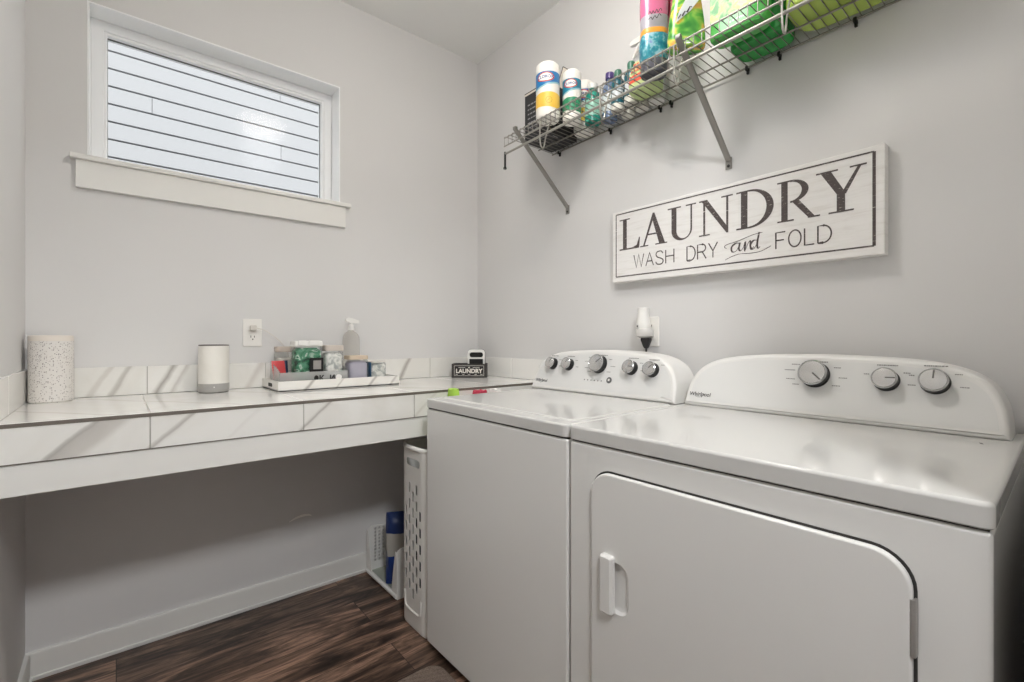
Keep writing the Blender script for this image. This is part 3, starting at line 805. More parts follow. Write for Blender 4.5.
# teal bottle and the slate one with a purple cap
def round_bottle(name, label, x, y, r, h, m, mcap, mlabel=None, group=None, cat='bottle'):
    c = base(x, y); root = thing(name, label, cat, c, group)
    bm = NB(); lathe(bm, [(r*.85, 0), (r, .004), (r, h*.62), (r*.92, h*.70), (r*.55, h*.80), (r*.42, h*.84), (r*.42, h*.88)], c, seg=28); part('body', bm, m, root)
    bm = NB(); lathe(bm, [(r*.54, h*.86), (r*.58, h*.865), (r*.56, h*.99), (r*.46, h)], c, seg=24); part('cap', bm, mcap, root)
    if mlabel:
        bm = NB(); cyl_patch(bm, c, r*1.006, FACE-1.5, FACE+1.5, h*.16, h*.55); lb = part('label', bm, mlabel, root)
        bm = NB(); f = on_cyl(c, r*1.014, FACE); flat(bm, [R4(-r*.6, h*.42, r*.5, h*.48), R4(-r*.5, h*.30, r*.6, h*.34), R4(-r*.3, h*.22, r*.4, h*.25)], f); part('label_print', bm, mat('label_grey_print', (96, 110, 130), .5), lb)
    return root
M_teal = mat('teal_liquid', (34, 140, 122), .15, coat=.4); M_slate = mat('slate_liquid', (104, 122, 150), .15, coat=.4)
round_bottle('liquid_bottle', 'teal green bottle with white cap beside the purple capped bottle', 1.490, 1.262, .033, .165, M_teal, M_white, mat('clear_label', (150, 200, 180), .3))
round_bottle('liquid_bottle', 'slate blue bottle with a purple cap in the middle of the shelf', 1.524, 1.203, .030, .195, M_slate, mat('purple_cap', (86, 70, 130), .3), mat('white_label', (214, 220, 222), .4))
M_dteal = mat('deep_teal', (28, 92, 104), .3); M_sprayw = mat('white_base', (222, 220, 212), .4)
def small_can(x, y, label):
    c = base(x, y); root = thing('small_bottle', label, 'bottle', c, 'four small white-bottomed bottles on the wire shelf'); r = .0262; h = .160
    bm = NB(); lathe(bm, [(r*.9, 0), (r, .003), (r, .026)], c, seg=24); part('base', bm, M_sprayw, root)
    bm = NB(); lathe(bm, [(r*.995, .026), (r*.995, h*.66), (r*.8, h*.75), (r*.5, h*.80)], c, seg=24); part('body', bm, M_dteal, root)
    bm = NB(); cyl_patch(bm, c, r*1.01, FACE-1.2, FACE+.7, .045, .075); cyl_patch(bm, c, r*1.01, FACE-.3, FACE+1.2, .078, .090); part('label', bm, mat('white_label', (214, 220, 222), .4), root)
    bm = NB(); lathe(bm, [(r*.55, h*.80), (r*.55, h*.97), (r*.45, h)], c, seg=20); part('cap', bm, mat('green_cap', (70, 120, 100), .35), root)
small_can(1.486, 1.134, 'small teal bottle, front left of the four with white bottoms')
small_can(1.480, 1.068, 'small teal bottle, front right of the four with white bottoms')
small_can(1.549, 1.130, 'small teal bottle, back left of the four with white bottoms')
small_can(1.546, 1.064, 'small teal bottle, back right of the four with white bottoms')

# pale green pouch with a red band
c = base(1.452, .985); po = thing('refill_pouch', 'pale green refill pouch with red print lying by the pink bottle', 'pouch', c)
bm = NB(); sbottle(bm, c, [(.040, .048, 0), (.045, .053, .006), (.045, .054, .03), (.041, .053, .07), (.024, .050, .10), (.008, .050, .122), (.004, .05, .128)], p=4, seg=40); part('pouch_body', bm, mat('pale_green_film', (196, 212, 150), .35), po)
bm = NB(); rings = []
for h, k in ((.030, 1.012), (.058, 1.014)):
    hx, hy = .045*k-(h-.03)*.10, .054*k-(h-.03)*.02
    rings.append([(c[0]-hx*abs(math.cos(t))**.5, c[1]+hy*math.copysign(abs(math.sin(t))**.5, math.sin(t)), c[2]+h) for t in [-1.45+2.9*i/20 for i in range(21)]])
loft(bm, rings, cap=False, closed=False); part('red_band', bm, mat('red_print', (226, 92, 70), .4), po)
bm = NB(); rn = random.Random(9)
for row in range(3):
    z = .068+row*.016; u = -.034
    while u < .034:
        s = rn.uniform(.006, .012); flat(bm, [R4(u, z, u+s, z+.009)], lambda u_, v_: (c[0]-.0430+(v_-.07)*.50, c[1]-u_, c[2]+v_)); u += s+.003
part('red_print', bm, mat('red_print', (226, 92, 70), .4), po, smooth=0)

# white trigger sprayer behind
c = base(1.537, .996); sp = thing('trigger_sprayer', 'white trigger spray bottle standing behind the pink bottle', 'spray bottle', c)
bm = NB(); lathe(bm, [(.028, 0), (.030, .004), (.030, .15), (.024, .18), (.013, .205), (.012, .225)], c, seg=28); part('body', bm, mat('clear_white', (226, 226, 222), .25), sp)
bm = NB(); lathe(bm, [(.016, .215), (.016, .240), (.012, .245)], c, seg=20); part('collar', bm, M_white, sp)
bm = NB(); loft(bm, [[(c[0]-w, c[1]+y, c[2]+z0), (c[0]+w, c[1]+y, c[2]+z0), (c[0]+w*.8, c[1]+y, c[2]+z1), (c[0]-w*.8, c[1]+y, c[2]+z1)] for y, w, z0, z1 in ((-.03, .012, .245, .268), (.0, .012, .243, .275), (.05, .011, .252, .278), (.100, .009, .256, .276), (.116, .006, .258, .272))]); part('spray_head', bm, M_white, sp)
bm = NB(); tube(bm, [(c[0], c[1]+.070, c[2]+.256), (c[0], c[1]+.088, c[2]+.235), (c[0], c[1]+.104, c[2]+.208)], [.007, .006, .005], 8); part('trigger', bm, M_white, sp)

# pink and teal spray bottle
c = base(1.380, .905); pk = thing('scent_bottle', 'pink-topped bottle with teal film and orange ring on the shelf', 'bottle', c); A = math.radians(-46+90)
S = [(.034, .040, 0, 'g'), (.036, .042, .004, 'g'), (.037, .043, .040, 'g')]
bm = NB(); sbottle(bm, c, [(.034, .040, 0), (.036, .042, .004), (.0365, .0425, .042)], ang=A); part('grey_base', bm, mat('dark_grey_base', (84, 84, 92), .35), pk)
M_tealfilm = mat('teal_film', (52, 140, 158), .22, coat=.3); t, n, l, b = nodes(M_tealfilm)
x = noise(n, l, objvec(n, l), 34, 3, .6); r = ramp(n, [(.35, (36, 112, 140)), (.5, (52, 146, 160)), (.62, (150, 196, 208)), (.75, (120, 130, 190))]); l.new(x.outputs['Fac'], r.inputs['Fac']); l.new(r.outputs['Color'], b.inputs['Base Color'])
bm = NB(); sbottle(bm, c, [(.0365, .0425, .042), (.039, .047, .058), (.040, .0485, .09), (.039, .047, .114), (.037, .044, .126)], ang=A); part('teal_film', bm, M_tealfilm, pk)
bm = NB(); sbottle(bm, c, [(.0375, .0445, .124), (.0385, .0455, .127), (.0382, .045, .139), (.037, .044, .142)], ang=A); part('orange_ring', bm, mat('orange_ring', (240, 164, 62), .35), pk)
bm = NB(); sbottle(bm, c, [(.037, .044, .140), (.037, .044, .168), (.0375, .045, .186)], ang=A); part('grey_band', bm, mat('silver_film', (176, 172, 182), .28), pk)
M_pink = mat('pink_plastic', (214, 112, 152), .22, coat=.3)
bm = NB(); sbottle(bm, c, [(.0375, .045, .184), (.038, .046, .23), (.037, .044, .27), (.032, .037, .29), (.022, .024, .302), (.022, .024, .325), (.018, .02, .33)], ang=A); part('pink_cap', bm, M_pink, pk)
bm = NB(); hd = Vector((.72, -.69, 0)); cc = Vector(c)
tube(bm, [cc+hd*d_+Vector((0, 0, h)) for d_, h in ((.042, .125), (.056, .15), (.060, .19), (.058, .24), (.038, .27))], [.008, .012, .013, .012, .01], 10); part('grip', bm, mat('rose_plastic', (200, 72, 104), .3), pk)
bm = NB(); dn = Vector((math.cos(FACE), math.sin(FACE), 0)); sd = Vector((-dn.y, dn.x, 0)); f = lambda u, v_: cc+dn*.0482+sd*u+Vector((0, 0, v_-.022))
for q in ([(-.028, .196), (-.022, .206), (-.016, .198), (-.012, .208), (-.006, .200), (.000, .212), (.004, .203), (.012, .214), (.016, .206)], [(-.026, .180), (-.018, .188), (-.014, .180), (-.006, .192), (.0, .184), (.008, .197), (.014, .190)]):
    flat(bm, ribbon([(p.x, p.y) for p in catmull([(a, b_, 0) for a, b_ in q], 4)], .0022), f)
part('script_print', bm, M_darkink, pk, smooth=0)

# green and yellow printed bottle
c = base(1.337, .764); gy = thing('detergent_bottle', 'green and yellow printed bottle, narrow at the top, beside the pink one', 'bottle', c)
M_gy = mat('green_yellow_print', (120, 190, 60), .25, coat=.3); t, n, l, b = nodes(M_gy)
x = noise(n, l, objvec(n, l, (1, 1, 1.2)), 15, 2, .5, .8); r = ramp(n, [(.34, (44, 126, 44)), (.44, (88, 168, 60)), (.52, (150, 196, 80)), (.57, (236, 206, 84)), (.62, (236, 168, 84)), (.67, (110, 186, 70)), (.76, (36, 104, 44))]); l.new(x.outputs['Fac'], r.inputs['Fac']); l.new(r.outputs['Color'], b.inputs['Base Color'])
A2 = math.radians(40)
bm = NB(); sbottle(bm, c, [(.028, .052, 0), (.030, .055, .004), (.032, .055, .03), (.032, .052, .08), (.031, .045, .13), (.029, .036, .18), (.026, .031, .21)], ang=A2); part('body', bm, M_gy, gy)
bm = NB(); sbottle(bm, c, [(.026, .031, .21), (.025, .030, .25), (.022, .026, .28), (.012, .013, .295), (.012, .013, .31)], ang=A2); part('neck', bm, mat('lime_plastic', (150, 206, 90), .25), gy)
bm = NB(); lathe(bm, [(.017, .305), (.018, .31), (.017, .34), (.012, .345)], c, seg=20); part('cap', bm, mat('dark_green_cap', (40, 120, 50), .3), gy)
bm = NB(); cc = Vector(c); dn = Vector((-math.cos(A2), -math.sin(A2), 0)); sd = Vector((dn.y, -dn.x, 0)); sd = -sd
f = lambda u, v_: cc+dn*(.0338-max(0, v_-.13)*.03)+sd*u+Vector((0, 0, v_))
flat(bm, [[(-.036, .066), (.006, .098), (.030, .126), (.026, .165), (.006, .158), (-.026, .100)]], f); sc = part('white_label_patch', bm, mat('white_label', (214, 220, 222), .4), gy, smooth=0)
bm = NB(); f = lambda u, v_: cc+dn*(.0346-max(0, v_-.13)*.03)+sd*u+Vector((0, 0, v_))
flat(bm, ribbon([(-.029, .078), (-.021, .090), (-.017, .084), (-.009, .098), (-.003, .094), (.005, .110), (.011, .108)], .003), f)
part('label_print', bm, M_darkink, sc, smooth=0)

# jugs
def jug(name, label, x0, x1, y0, y1, h, m, mcap, mlabel=None, handle=True):
    cx, cy = (x0+x1)/2, (y0+y1)/2; c = base(cx, cy); hx, hy = (x1-x0)/2, (y1-y0)/2
    root = thing(name, label, 'jug', c)
    bm = NB(); sbottle(bm, c, [(hx*.90, hy*.93, 0), (hx*.97, hy*.975, .004), (hx, hy, .012), (hx, hy, h*.5), (hx*.97, hy*.95, h*.68), (hx*.85, hy*.78, h*.82), (hx*.55, hy*.45, h*.92), (hx*.4, hy*.25, h*.95)], p=4.2, seg=48); part('body', bm, m, root)
    bm = NB(); r = min(hx*.5, .024); lathe(bm, [(r, h*.93), (r*1.05, h*.94), (r*1.0, h*1.09), (r*.8, h*1.1)], c, seg=24); part('cap', bm, mcap, root)
    bm = NB(); cc = Vector(c); tube(bm, [cc+Vector((0, -hy*.55, h*.90)), cc+Vector((0, -hy*.95, h*.93)), cc+Vector((0, -hy*1.02, h*.80)), cc+Vector((0, -hy*.95, h*.66))], [.009, .010, .010, .011], 10); part('handle', bm, m, root)
    if mlabel:
        bm = NB(); flat(bm, [[(u*hy, v_*h) for u, v_ in ((-.86, .17), (.86, .17), (.86, .64), (-.86, .64))]], lambda u, v_: (c[0]-hx*1.004, c[1]-u, c[2]+v_)); part('label', bm, mlabel, root, smooth=0)
    return root, c, hx, hy
M_label1 = mat('flowery_label', (190, 210, 120), .35); t, n, l, b = nodes(M_label1)
x = noise(n, l, objvec(n, l), 40, 2, .5, .6); r = ramp(n, [(.36, (64, 150, 70)), (.46, (140, 198, 116)), (.53, (188, 214, 130)), (.59, (230, 208, 96)), (.67, (228, 168, 150))]); l.new(x.outputs['Fac'], r.inputs['Fac']); l.new(r.outputs['Color'], b.inputs['Base Color'])
rt_, c, hx, hy = jug('detergent_jug', 'bright green detergent jug with flowery label, right of the printed bottle', 1.352, 1.430, .545, .706, .27, mat('green_jug', (84, 176, 84), .22, coat=.3), mat('green_cap2', (40, 140, 70), .3), M_label1)
bm = NB(); f = lambda u, v_: (c[0]-hx*1.008, c[1]-u, c[2]+v_)
rn = random.Random(2); u = -.012
while u < .028: s = rn.uniform(.003, .006); flat(bm, [R4(u, .022, u+s, .028)], f); u += s+.0015
part('volume_print', bm, mat('white_label', (214, 220, 222), .4), rt_, smooth=0)
jug('softener_jug', 'darker green jug against the wall behind the bright green one', 1.442, 1.562, .528, .690, .24, mat('deep_green_jug', (42, 150, 64), .25, coat=.3), mat('green_cap2', (40, 140, 70), .3))
jug('detergent_jug', 'yellow green detergent jug with dark green label at the right end of the shelf', 1.384, 1.562, .250, .516, .28, mat('yellow_green_jug', (172, 196, 92), .25, coat=.3), mat('green_cap2', (40, 140, 70), .3), mat('dark_green_label', (52, 150, 70), .35))

# ================================================================== OUTLETS
def outlet_plate(name, label, c, ux, nrm, parent=None):
    """c centre of the plate on the wall, ux across, nrm out of the wall"""
    ux = Vector(ux); nn = Vector(nrm); up = Vector((0, 0, 1)); cc = Vector(c)
    root = thing(name, label, 'outlet', c)
    P = lambda u, v_, d_: cc+ux*u+up*v_+nn*d_
    bm = NB(); pts = rrect(-.035, -.057, .035, .057, .004, 3)
    loft(bm, [[P(u, v_, .0005) for u, v_ in pts], [P(u, v_, .004) for u, v_ in pts], [P(u, v_, .0062) for u, v_ in inset(pts, .003)]]); pl = part('cover_plate', bm, M_outlet, root)
    for k, s in enumerate((1, -1)):
        bm = NB(); q = rrect(-.017, s*.0195-.0145, .017, s*.0195+.0145, .011, 5)
        loft(bm, [[P(u, v_, .006) for u, v_ in q], [P(u, v_, .0078) for u, v_ in q]]); so = part('socket', bm, M_outlet, root)
        bm = NB()
        for u, w, h in ((-.0065, .0024, .009), (.0065, .0024, .0075)): box(bm, P(u-w/2, s*.0195+.003-h/2, .0075), P(u+w/2, s*.0195+.003+h/2, .0083))
        q = ell(0, s*.0195-.008, .0027, .0027, 0, 360, 10)[:-1]
        loft(bm, [[P(u, v_, .0075) for u, v_ in q], [P(u, v_, .0083) for u, v_ in q]]); part('slots', bm, M_gap, so)
    return root
outlet_plate('wall_outlet', 'white double outlet on the window wall above the backsplash', (.432, YB, .028), (1, 0, 0), (0, -1, 0))
outlet_plate('wall_outlet', 'white double outlet behind the plug-in on the right wall', (XR, 1.048, .030), (0, -1, 0), (-1, 0, 0))
# plug of the diffuser cord and the cord itself
bm = NB(); box(bm, (.420, YB-.030, .037), (.444, YB-.0085, .058), .004); tube(bm, [(p.x, p.y, p.z) for p in catmull([(.443, YB-.022, .047), (.475, YB-.03, .036), (.53, YB-.022, -.005), (.56, YB-.02, -.05), (.575, YB-.021, -.105), (.578, YB-.022, -.150), (.58, YB-.024, CT+.004)], 6)], .0017, 8)
o = part('power_cord', bm, mat('pale_cord', (214, 209, 201), .5), loc=(.432, YB-.02, .047)); tag(o, 'thin pale cord drooping from the window wall outlet', 'cord')
# white plug-in unit with a black plug below
pc = (XR-.008, 1.048, .03); pi_ = thing('plug_in_unit', 'white plug-in air freshener on the outlet above the washer', 'air freshener', pc)
X = XR-.046
bm = NB(); lathe(bm, [(.020, .030), (.0260, .038), (.0275, .050), (.0250, .072), (.0210, .092), (.0205, .118), (.0185, .120)], (X, 1.052, .0), seg=28); part('refill', bm, M_white, pi_)
bm = NB(); lathe(bm, [(.018, .006), (.030, .012), (.033, .024), (.031, .036), (.024, .042)], (X, 1.047, .0), seg=28); box(bm, (X, 1.029, .008), (XR-.0085, 1.065, .036), .005); part('housing', bm, mat('clear_grey', (206, 204, 200), .2), pi_)
bm = NB(); lathe(bm, [(.004, 0), (.004, .002)], (X-.026, 1.060, .050), (-1, .3, 0), 12); part('dial', bm, M_ink, pi_)
bk = thing('black_plug', 'black appliance plug with a cord dropping behind the washer', 'plug', (XR-.03, 1.036, .005))
bm = NB(); loft(bm, [[(XR-.046+sx*w, 1.040+sy*w2, z) for sx, sy in ((-1, -1), (1, -1), (1, 1), (-1, 1))] for z, w, w2 in ((.0055, .010, .017), (-.002, .012, .017), (-.026, .008, .009), (-.034, .005, .005))]); part('plug_body', bm, M_black, bk)
bm = NB(); tube(bm, [(p.x, p.y, p.z) for p in catmull([(XR-.046, 1.040, -.030), (XR-.045, 1.040, -.06), (XR-.034, 1.040, -.20), (XR-.022, 1.045, -.45)], 6)], .0035, 10); part('cord', bm, M_black, bk)

# ================================================================== ON THE COUNTER
E0 = CT
# speckled canister
c = (-.1600, 2.115, E0); cn = thing('speckled_canister', 'tall round canister with grey terrazzo speckle and cream lid, left end of counter', 'canister', c)
M_spk = mat('terrazzo_speckle', (226, 222, 217), .35); t, n, l, b = nodes(M_spk)
vo = n.new('ShaderNodeTexVoronoi'); vo.inputs['Scale'].default_value = 250; l.new(objvec(n, l), vo.inputs['Vector'])
rr = ramp(n, [(0, (255, 255, 255)), (.30, (255, 255, 255)), (.36, (0, 0, 0))]); l.new(vo.outputs['Distance'], rr.inputs['Fac'])
sx = n.new('ShaderNodeSeparateColor'); l.new(vo.outputs['Color'], sx.inputs[0])
r2 = ramp(n, [(0, (104, 92, 90)), (.20, (150, 138, 134)), (.38, (182, 172, 166)), (.55, (224, 220, 215))], 'CONSTANT'); l.new(sx.outputs[0], r2.inputs['Fac'])
l.new(mixrgb(n, l, rr.outputs['Color'], (226, 222, 217), r2.outputs['Color']), b.inputs['Base Color'])
bm = NB(); lathe(bm, [(.049, 0), (.0522, .003), (.0537, .006), (.0537, .195)], c, seg=56); part('body', bm, M_spk, cn)
bm = NB(); lathe(bm, [(.0532, .195), (.0537, .1955), (.0537, .210), (.0517, .2125), (.044, .213)], c, seg=56); part('lid', bm, mat('cream_lid', (230, 222, 212), .4), cn)
# diffuser
c = (.285, 2.105, E0); df = thing('aroma_diffuser', 'white cylinder diffuser with grey foot and dark rim, left of the tray', 'diffuser', c)
M_dif = marble('diffuser_marble', (236, 233, 226), [(0, (236, 233, 226)), (.45, (236, 233, 226)), (.5, (214, 208, 198)), (.55, (236, 233, 226))], (0, .8), (-.2, .3), rough=.35)
bm = NB(); lathe(bm, [(.050, .034), (.0505, .036), (.0505, .172), (.049, .176)], c, seg=48); part('body', bm, M_dif, df)
bm = NB(); lathe(bm, [(.0475, .002), (.0495, .004), (.0510, .010), (.0510, .034), (.049, .035)], c, seg=48); ft = part('foot_ring', bm, mat('grey_foot', (168, 166, 162), .35), df)
bm = NB(); lathe(bm, [(.0485, .176), (.0500, .1765), (.0495, .1795), (.042, .1805), (.041, .174)], c, seg=48); part('rim', bm, mat('dark_rim', (92, 84, 78), .5), df)
bm = NB(); a = math.radians(-97); lathe(bm, [(.0022, 0), (.0022, .001)], (c[0]+.0508*math.cos(a), c[1]+.0508*math.sin(a), c[2]+.022), (math.cos(a), math.sin(a), 0), 12); part('indicator', bm, M_white, df)
bm = NB(); lathe(bm, [(.047, -.0005), (.047, .003)], (c[0], c[1], c[2]+.001), seg=32); part('pad', bm, M_gap, df)
# tray
TX0, TX1, TY0, TY1 = .467, .962, 1.925, 2.176
tr = thing('marble_tray', 'low marble-look tray with cut-out grips holding jars', 'tray', ((TX0+TX1)/2, (TY0+TY1)/2, E0))
M_tray = marble('tray_marble', (236, 234, 229), vein_stops([(.74, .012, (176, 172, 166), 's'), (.86, .008, (200, 196, 190), 's'), (1.0, .010, (176, 172, 168), 's'), (1.1, .01, (196, 192, 188), 's')], .4, 1.4, (236, 234, 229)), (0, .9), (.4, 1.4), rough=.3, org=((TX0+TX1)/2, (TY0+TY1)/2, E0))
M_tray_obj = M_tray
def open_box(bm, x0, y0, z0, x1, y1, z1, w, fl=.004, skip=()):
    box(bm, (x0, y0, z0), (x1, y1, z0+fl))
    if 'f' not in skip: box(bm, (x0, y0, z0), (x1, y0+w, z1), .0008)
    if 'b' not in skip: box(bm, (x0, y1-w, z0), (x1, y1, z1), .0008)
    if 'l' not in skip: box(bm, (x0, y0+w, z0), (x0+w, y1-w, z1), .0008)
    if 'r' not in skip: box(bm, (x1-w, y0+w, z0), (x1, y1-w, z1), .0008)
bm = NB(); open_box(bm, TX0, TY0, E0, TX1, TY1, E0+.040, .008, .006); part('tray_body', bm, M_tray, tr)
bm = NB()
for xx, s in ((TX0-.0006, -1), (TX1+.0006, 1)):
    pts = rrect(2.015, E0+.014, 2.075, E0+.028, .006, 4); loft(bm, [[(xx, y, z) for y, z in pts], [(xx-s*.0012, y, z) for y, z in pts]])
part('grip_slot', bm, M_gap, tr)
ET = E0+.0062
# clear organiser bin with a low front
OX0, OX1, OY0, OY1 = .4755, .738, 1.940, 2.078
M_clear = mat('clear_smoky_plastic', (222, 222, 220), .12, trans=.55, alpha=1.)
t, n, l, b = nodes(M_clear); b.inputs['Alpha'].default_value = .78
og = thing('organiser_bin', 'smoky clear plastic bin on the tray, packets and a jar in it', 'bin', ((OX0+OX1)/2, (OY0+OY1)/2, ET))
bm = NB(); open_box(bm, OX0, OY0, ET, OX1, OY1, ET+.066, .003, .003, skip=('l', 'r'))
for x0_ in (OX0, OX1-.003):
    loft(bm, [[(x_, OY0, ET), (x_, OY1, ET), (x_, OY1, ET+.105), (x_, OY0+.06, ET+.085), (x_, OY0, ET+.066)] for x_ in (x0_, x0_+.003)])
part('bin_body', bm, M_clear, og)
f = lambda u, v_: (OX0+u, OY0-.0008, ET+v_)
bm = NB()
flat(bm, [ell(.135, .040, .009, .011, 0, 360, 16)[:-1], R4(.147, .029, .152, .051), [(.152, .040), (.160, .051), (.166, .051), (.157, .040), (.166, .029), (.160, .029)],
          R4(.188, .029, .193, .051), [(.193, .036), (.203, .051), (.203, .042), (.196, .030)], R4(.203, .029, .208, .051)], f)
part('black_glyph', bm, M_black, og, smooth=0)
bm = NB(); pts = rrect(.212, .030, .236, .050, .009, 4); loft(bm, [[f(u, v_) for u, v_ in pts], [(OX0+u, OY0-.002, ET+v_) for u, v_ in pts]]); part('white_tab', bm, M_white, og)
# packets in the bin
EB = ET+.0034
def packet(label, x0, x1, y, h, m, m2, lean=.02, lx=.0):
    root = thing('sachet', label, 'packet', ((x0+x1)/2, y, EB), 'sachets in the organiser bin')
    P = lambda u, v_, d_: (x0+(x1-x0)*u-lx*v_, y+lean*v_+d_, EB+h*v_)
    bm = NB(); rings = []
    for v_, th_ in ((0, .001), (.12, .005), (.5, .006), (.88, .005), (1, .001)):
        rings.append([P(0, v_, 0), P(.5, v_, -th_), P(1, v_, 0), P(.5, v_, th_)])
    loft(bm, rings); part('sachet_body', bm, m, root)
    bm = NB(); flat(bm, [[(.12, .16), (.88, .16), (.88, .46), (.12, .46)]], lambda u, v_: P(u, v_, -.0075)); part('print', bm, m2, root, smooth=0)
packet('red sachet leaning at the left end of the bin', .480, .528, 2.030, .105, mat('red_foil', (208, 74, 76), .35), mat('dark_print2', (60, 58, 66), .5), .012, .010)
packet('dark red and navy sachet standing behind the red one', .518, .560-.024, 2.045, .105, mat('navy_foil', (46, 60, 88), .35), mat('maroon_print', (150, 50, 70), .5), .02)
# storage jars
M_jar = mat('jar_glass', (236, 240, 238), .06, trans=.9, ior=1.1)
t, n, l, b = nodes(M_jar); b.inputs['Alpha'].default_value = .35
def square_jar(label, cx, cy, z, hx, hy, h, lidh, fill=None, fillh=.8, lid=M_white, name='storage_jar'):
    c = (cx, cy, z); root = thing(name, label, 'jar', c)
    bm = NB(); sbottle(bm, c, [(hx*.95, hy*.95, 0), (hx, hy, .004), (hx, hy, h*.94), (hx*.93, hy*.93, h)], p=6, seg=40); part('glass', bm, M_jar, root)
    bm = NB(); sbottle(bm, c, [(hx*.95, hy*.95, h), (hx*1.02, hy*1.02, h+.002), (hx*1.02, hy*1.02, h+lidh*.85), (hx*.97, hy*.97, h+lidh)], p=6, seg=40); part('lid', bm, lid, root)
    if fill: 
        bm = NB(); sbottle(bm, (cx, cy, z+.004), [(hx*.9, hy*.9, 0), (hx*.93, hy*.93, .004), (hx*.93, hy*.93, h*fillh*.9), (hx*.7, hy*.7, h*fillh)], p=5, seg=40); part('contents', bm, fill, root)
    return root
M_pods = mat('green_pods', (58, 128, 92), .3); t, n, l, b = nodes(M_pods)
x = noise(n, l, objvec(n, l), 24, 1, .4, 1.6); r = ramp(n, [(.34, (16, 64, 46)), (.46, (50, 122, 86)), (.56, (88, 150, 118)), (.64, (206, 218, 208)), (.69, (40, 108, 78))]); l.new(x.outputs['Fac'], r.inputs['Fac']); l.new(r.outputs['Color'], b.inputs['Base Color'])
pj = square_jar('clip-lid glass jar full of green laundry pods, in the bin', .594, 2.010, EB, .0545, .040, .162, .022, M_pods, .94)
bm = NB()
for u, w in ((-.026, .018), (.022, .026)): box(bm, (.594+u-w, 2.010-.047, EB+.166), (.594+u+w*.6, 2.010-.0408, EB+.186), .002)
part('lid_clip', bm, M_white, pj)
tg = thing('label_tag', 'black-framed grey tag standing in front of the green pod jar', 'tag', (.616, 1.953, EB))
bm = NB(); pts = rrect(.589, EB+.002, .642, EB+.117, .002, 2); hole = rrect(.603, EB+.071, .633, EB+.106, .001, 2)
loft(bm, [[(x, 1.9555, z) for x, z in pts], [(x, 1.9525, z) for x, z in pts]]); part('tag_frame', bm, M_black, tg, smooth=0)
bm = NB(); loft(bm, [[(x, 1.9526, z) for x, z in hole], [(x, 1.9518, z) for x, z in hole]]); part('tag_field', bm, mat('grey_label_field', (150, 146, 142), .5), tg, smooth=0)
square_jar('low clear jar with a wood-toned lid band left of the pod jar', .540, 2.122, ET, .036, .030, .142, .022, mat('pale_contents', (214, 206, 198), .5), .8, mat('beige_lid', (196, 182, 170), .45))
M_silver = mat('silvery_pellets', (214, 214, 208), .3); t, n, l, b = nodes(M_silver)
x = noise(n, l, objvec(n, l), 30, 2, .5, 1.5); r = ramp(n, [(.40, (176, 180, 178)), (.52, (226, 226, 220)), (.66, (244, 243, 238))]); l.new(x.outputs['Fac'], r.inputs['Fac']); l.new(r.outputs['Color'], b.inputs['Base Color'])
square_jar('square glass jar of white powder right of the pod jar', .696, 2.012, EB, .0385, .042, .142, .024, M_silver, .92, mat('clear_grey_lid', (200, 190, 180), .35))
# bottle with pump head at the back
c = (.823, 2.126, ET); pb = thing('pump_bottle', 'clear round-shouldered bottle with a white pump head, tallest on the tray', 'bottle', c)
bm = NB(); lathe(bm, [(.035, 0), (.038, .004), (.038, .188), (.0365, .202), (.031, .216), (.022, .226), (.013, .231), (.0115, .242)], c, seg=36); part('body', bm, mat('pump_bottle_glass', (226, 222, 216), .08, trans=.6, alpha=.45, ior=1.1), pb)
bm = NB(); lathe(bm, [(.014, .236), (.0145, .238), (.0135, .258), (.006, .262), (.006, .272)], c, seg=20); part('collar', bm, M_white, pb)
bm = NB(); loft(bm, [[(c[0]+u, c[1]-w, c[2]+z0_), (c[0]+u, c[1]+w, c[2]+z0_), (c[0]+u, c[1]+w*.7, c[2]+z1_), (c[0]+u, c[1]-w*.7, c[2]+z1_)] for u, w, z0_, z1_ in ((-.024, .009, .276, .286), (-.010, .012, .270, .293), (.012, .011, .268, .288), (.036, .006, .268, .280))]); part('pump_head', bm, M_white, pb)
# lavender jar and the little cube
square_jar('small jar of lavender beads with a pale wooden lid at the front of the tray', .790, 1.985, ET, .042, .038, .108, .017, mat('lavender_beads', (180, 176, 190), .5), .9, mat('pale_wood_lid', (206, 188, 166), .5))
sq = square_jar('small clear cube of white beads with a navy side, right end of the tray', .888, 2.0, ET, .036, .032, .092, .006, M_silver, .9, mat('frosted_lid', (222, 218, 210), .4))
bm = NB(); box(bm, (.888-.0405, 2.0-.030, ET+.002), (.888-.0365, 2.0+.030, ET+.094)); part('navy_side', bm, mat('navy_card', (40, 84, 116), .5), sq)

# black laundry box in the corner
lb = thing('laundry_box', 'small black wooden laundry box with white lettering in the counter corner', 'box', (0, 0, 0))
BW, BD, BH = .182, .090, .072
bm = NB(); open_box(bm, -BW/2, 0, 0, BW/2, BD, BH, .007, .006); part('wooden_box', bm, mat('black_stained_wood', (58, 54, 52), .6), lb)
bm = NB(); flat(bm, [R4(-BW/2+.013, .009, BW/2-.013, BH-.009)], lambda u, v_: (u, -.0006, v_)); part('dark_front', bm, mat('charcoal_front', (40, 38, 38), .5), lb, smooth=0)
bm = NB(); f = lambda u, v_: (u, -.0012, v_)
flat(bm, [[(u, v_+BH*.47) for u, v_ in p] for p in text_polys('LAUNDRY', .030, .0012)], f)
w_, h_ = BW/2-.014, BH-.01
for q in ([(-w_, .010), (w_, .010)], [(-w_, h_), (w_, h_)], [(-w_, .010), (-w_, h_)], [(w_, .010), (w_, h_)]): flat(bm, ribbon(q, .0016), f)
flat(bm, [R4(-.055, .052, -.02, .054), R4(.02, .052, .055, .054), [(-.006, .050), (0, .058), (.006, .050)]], f)
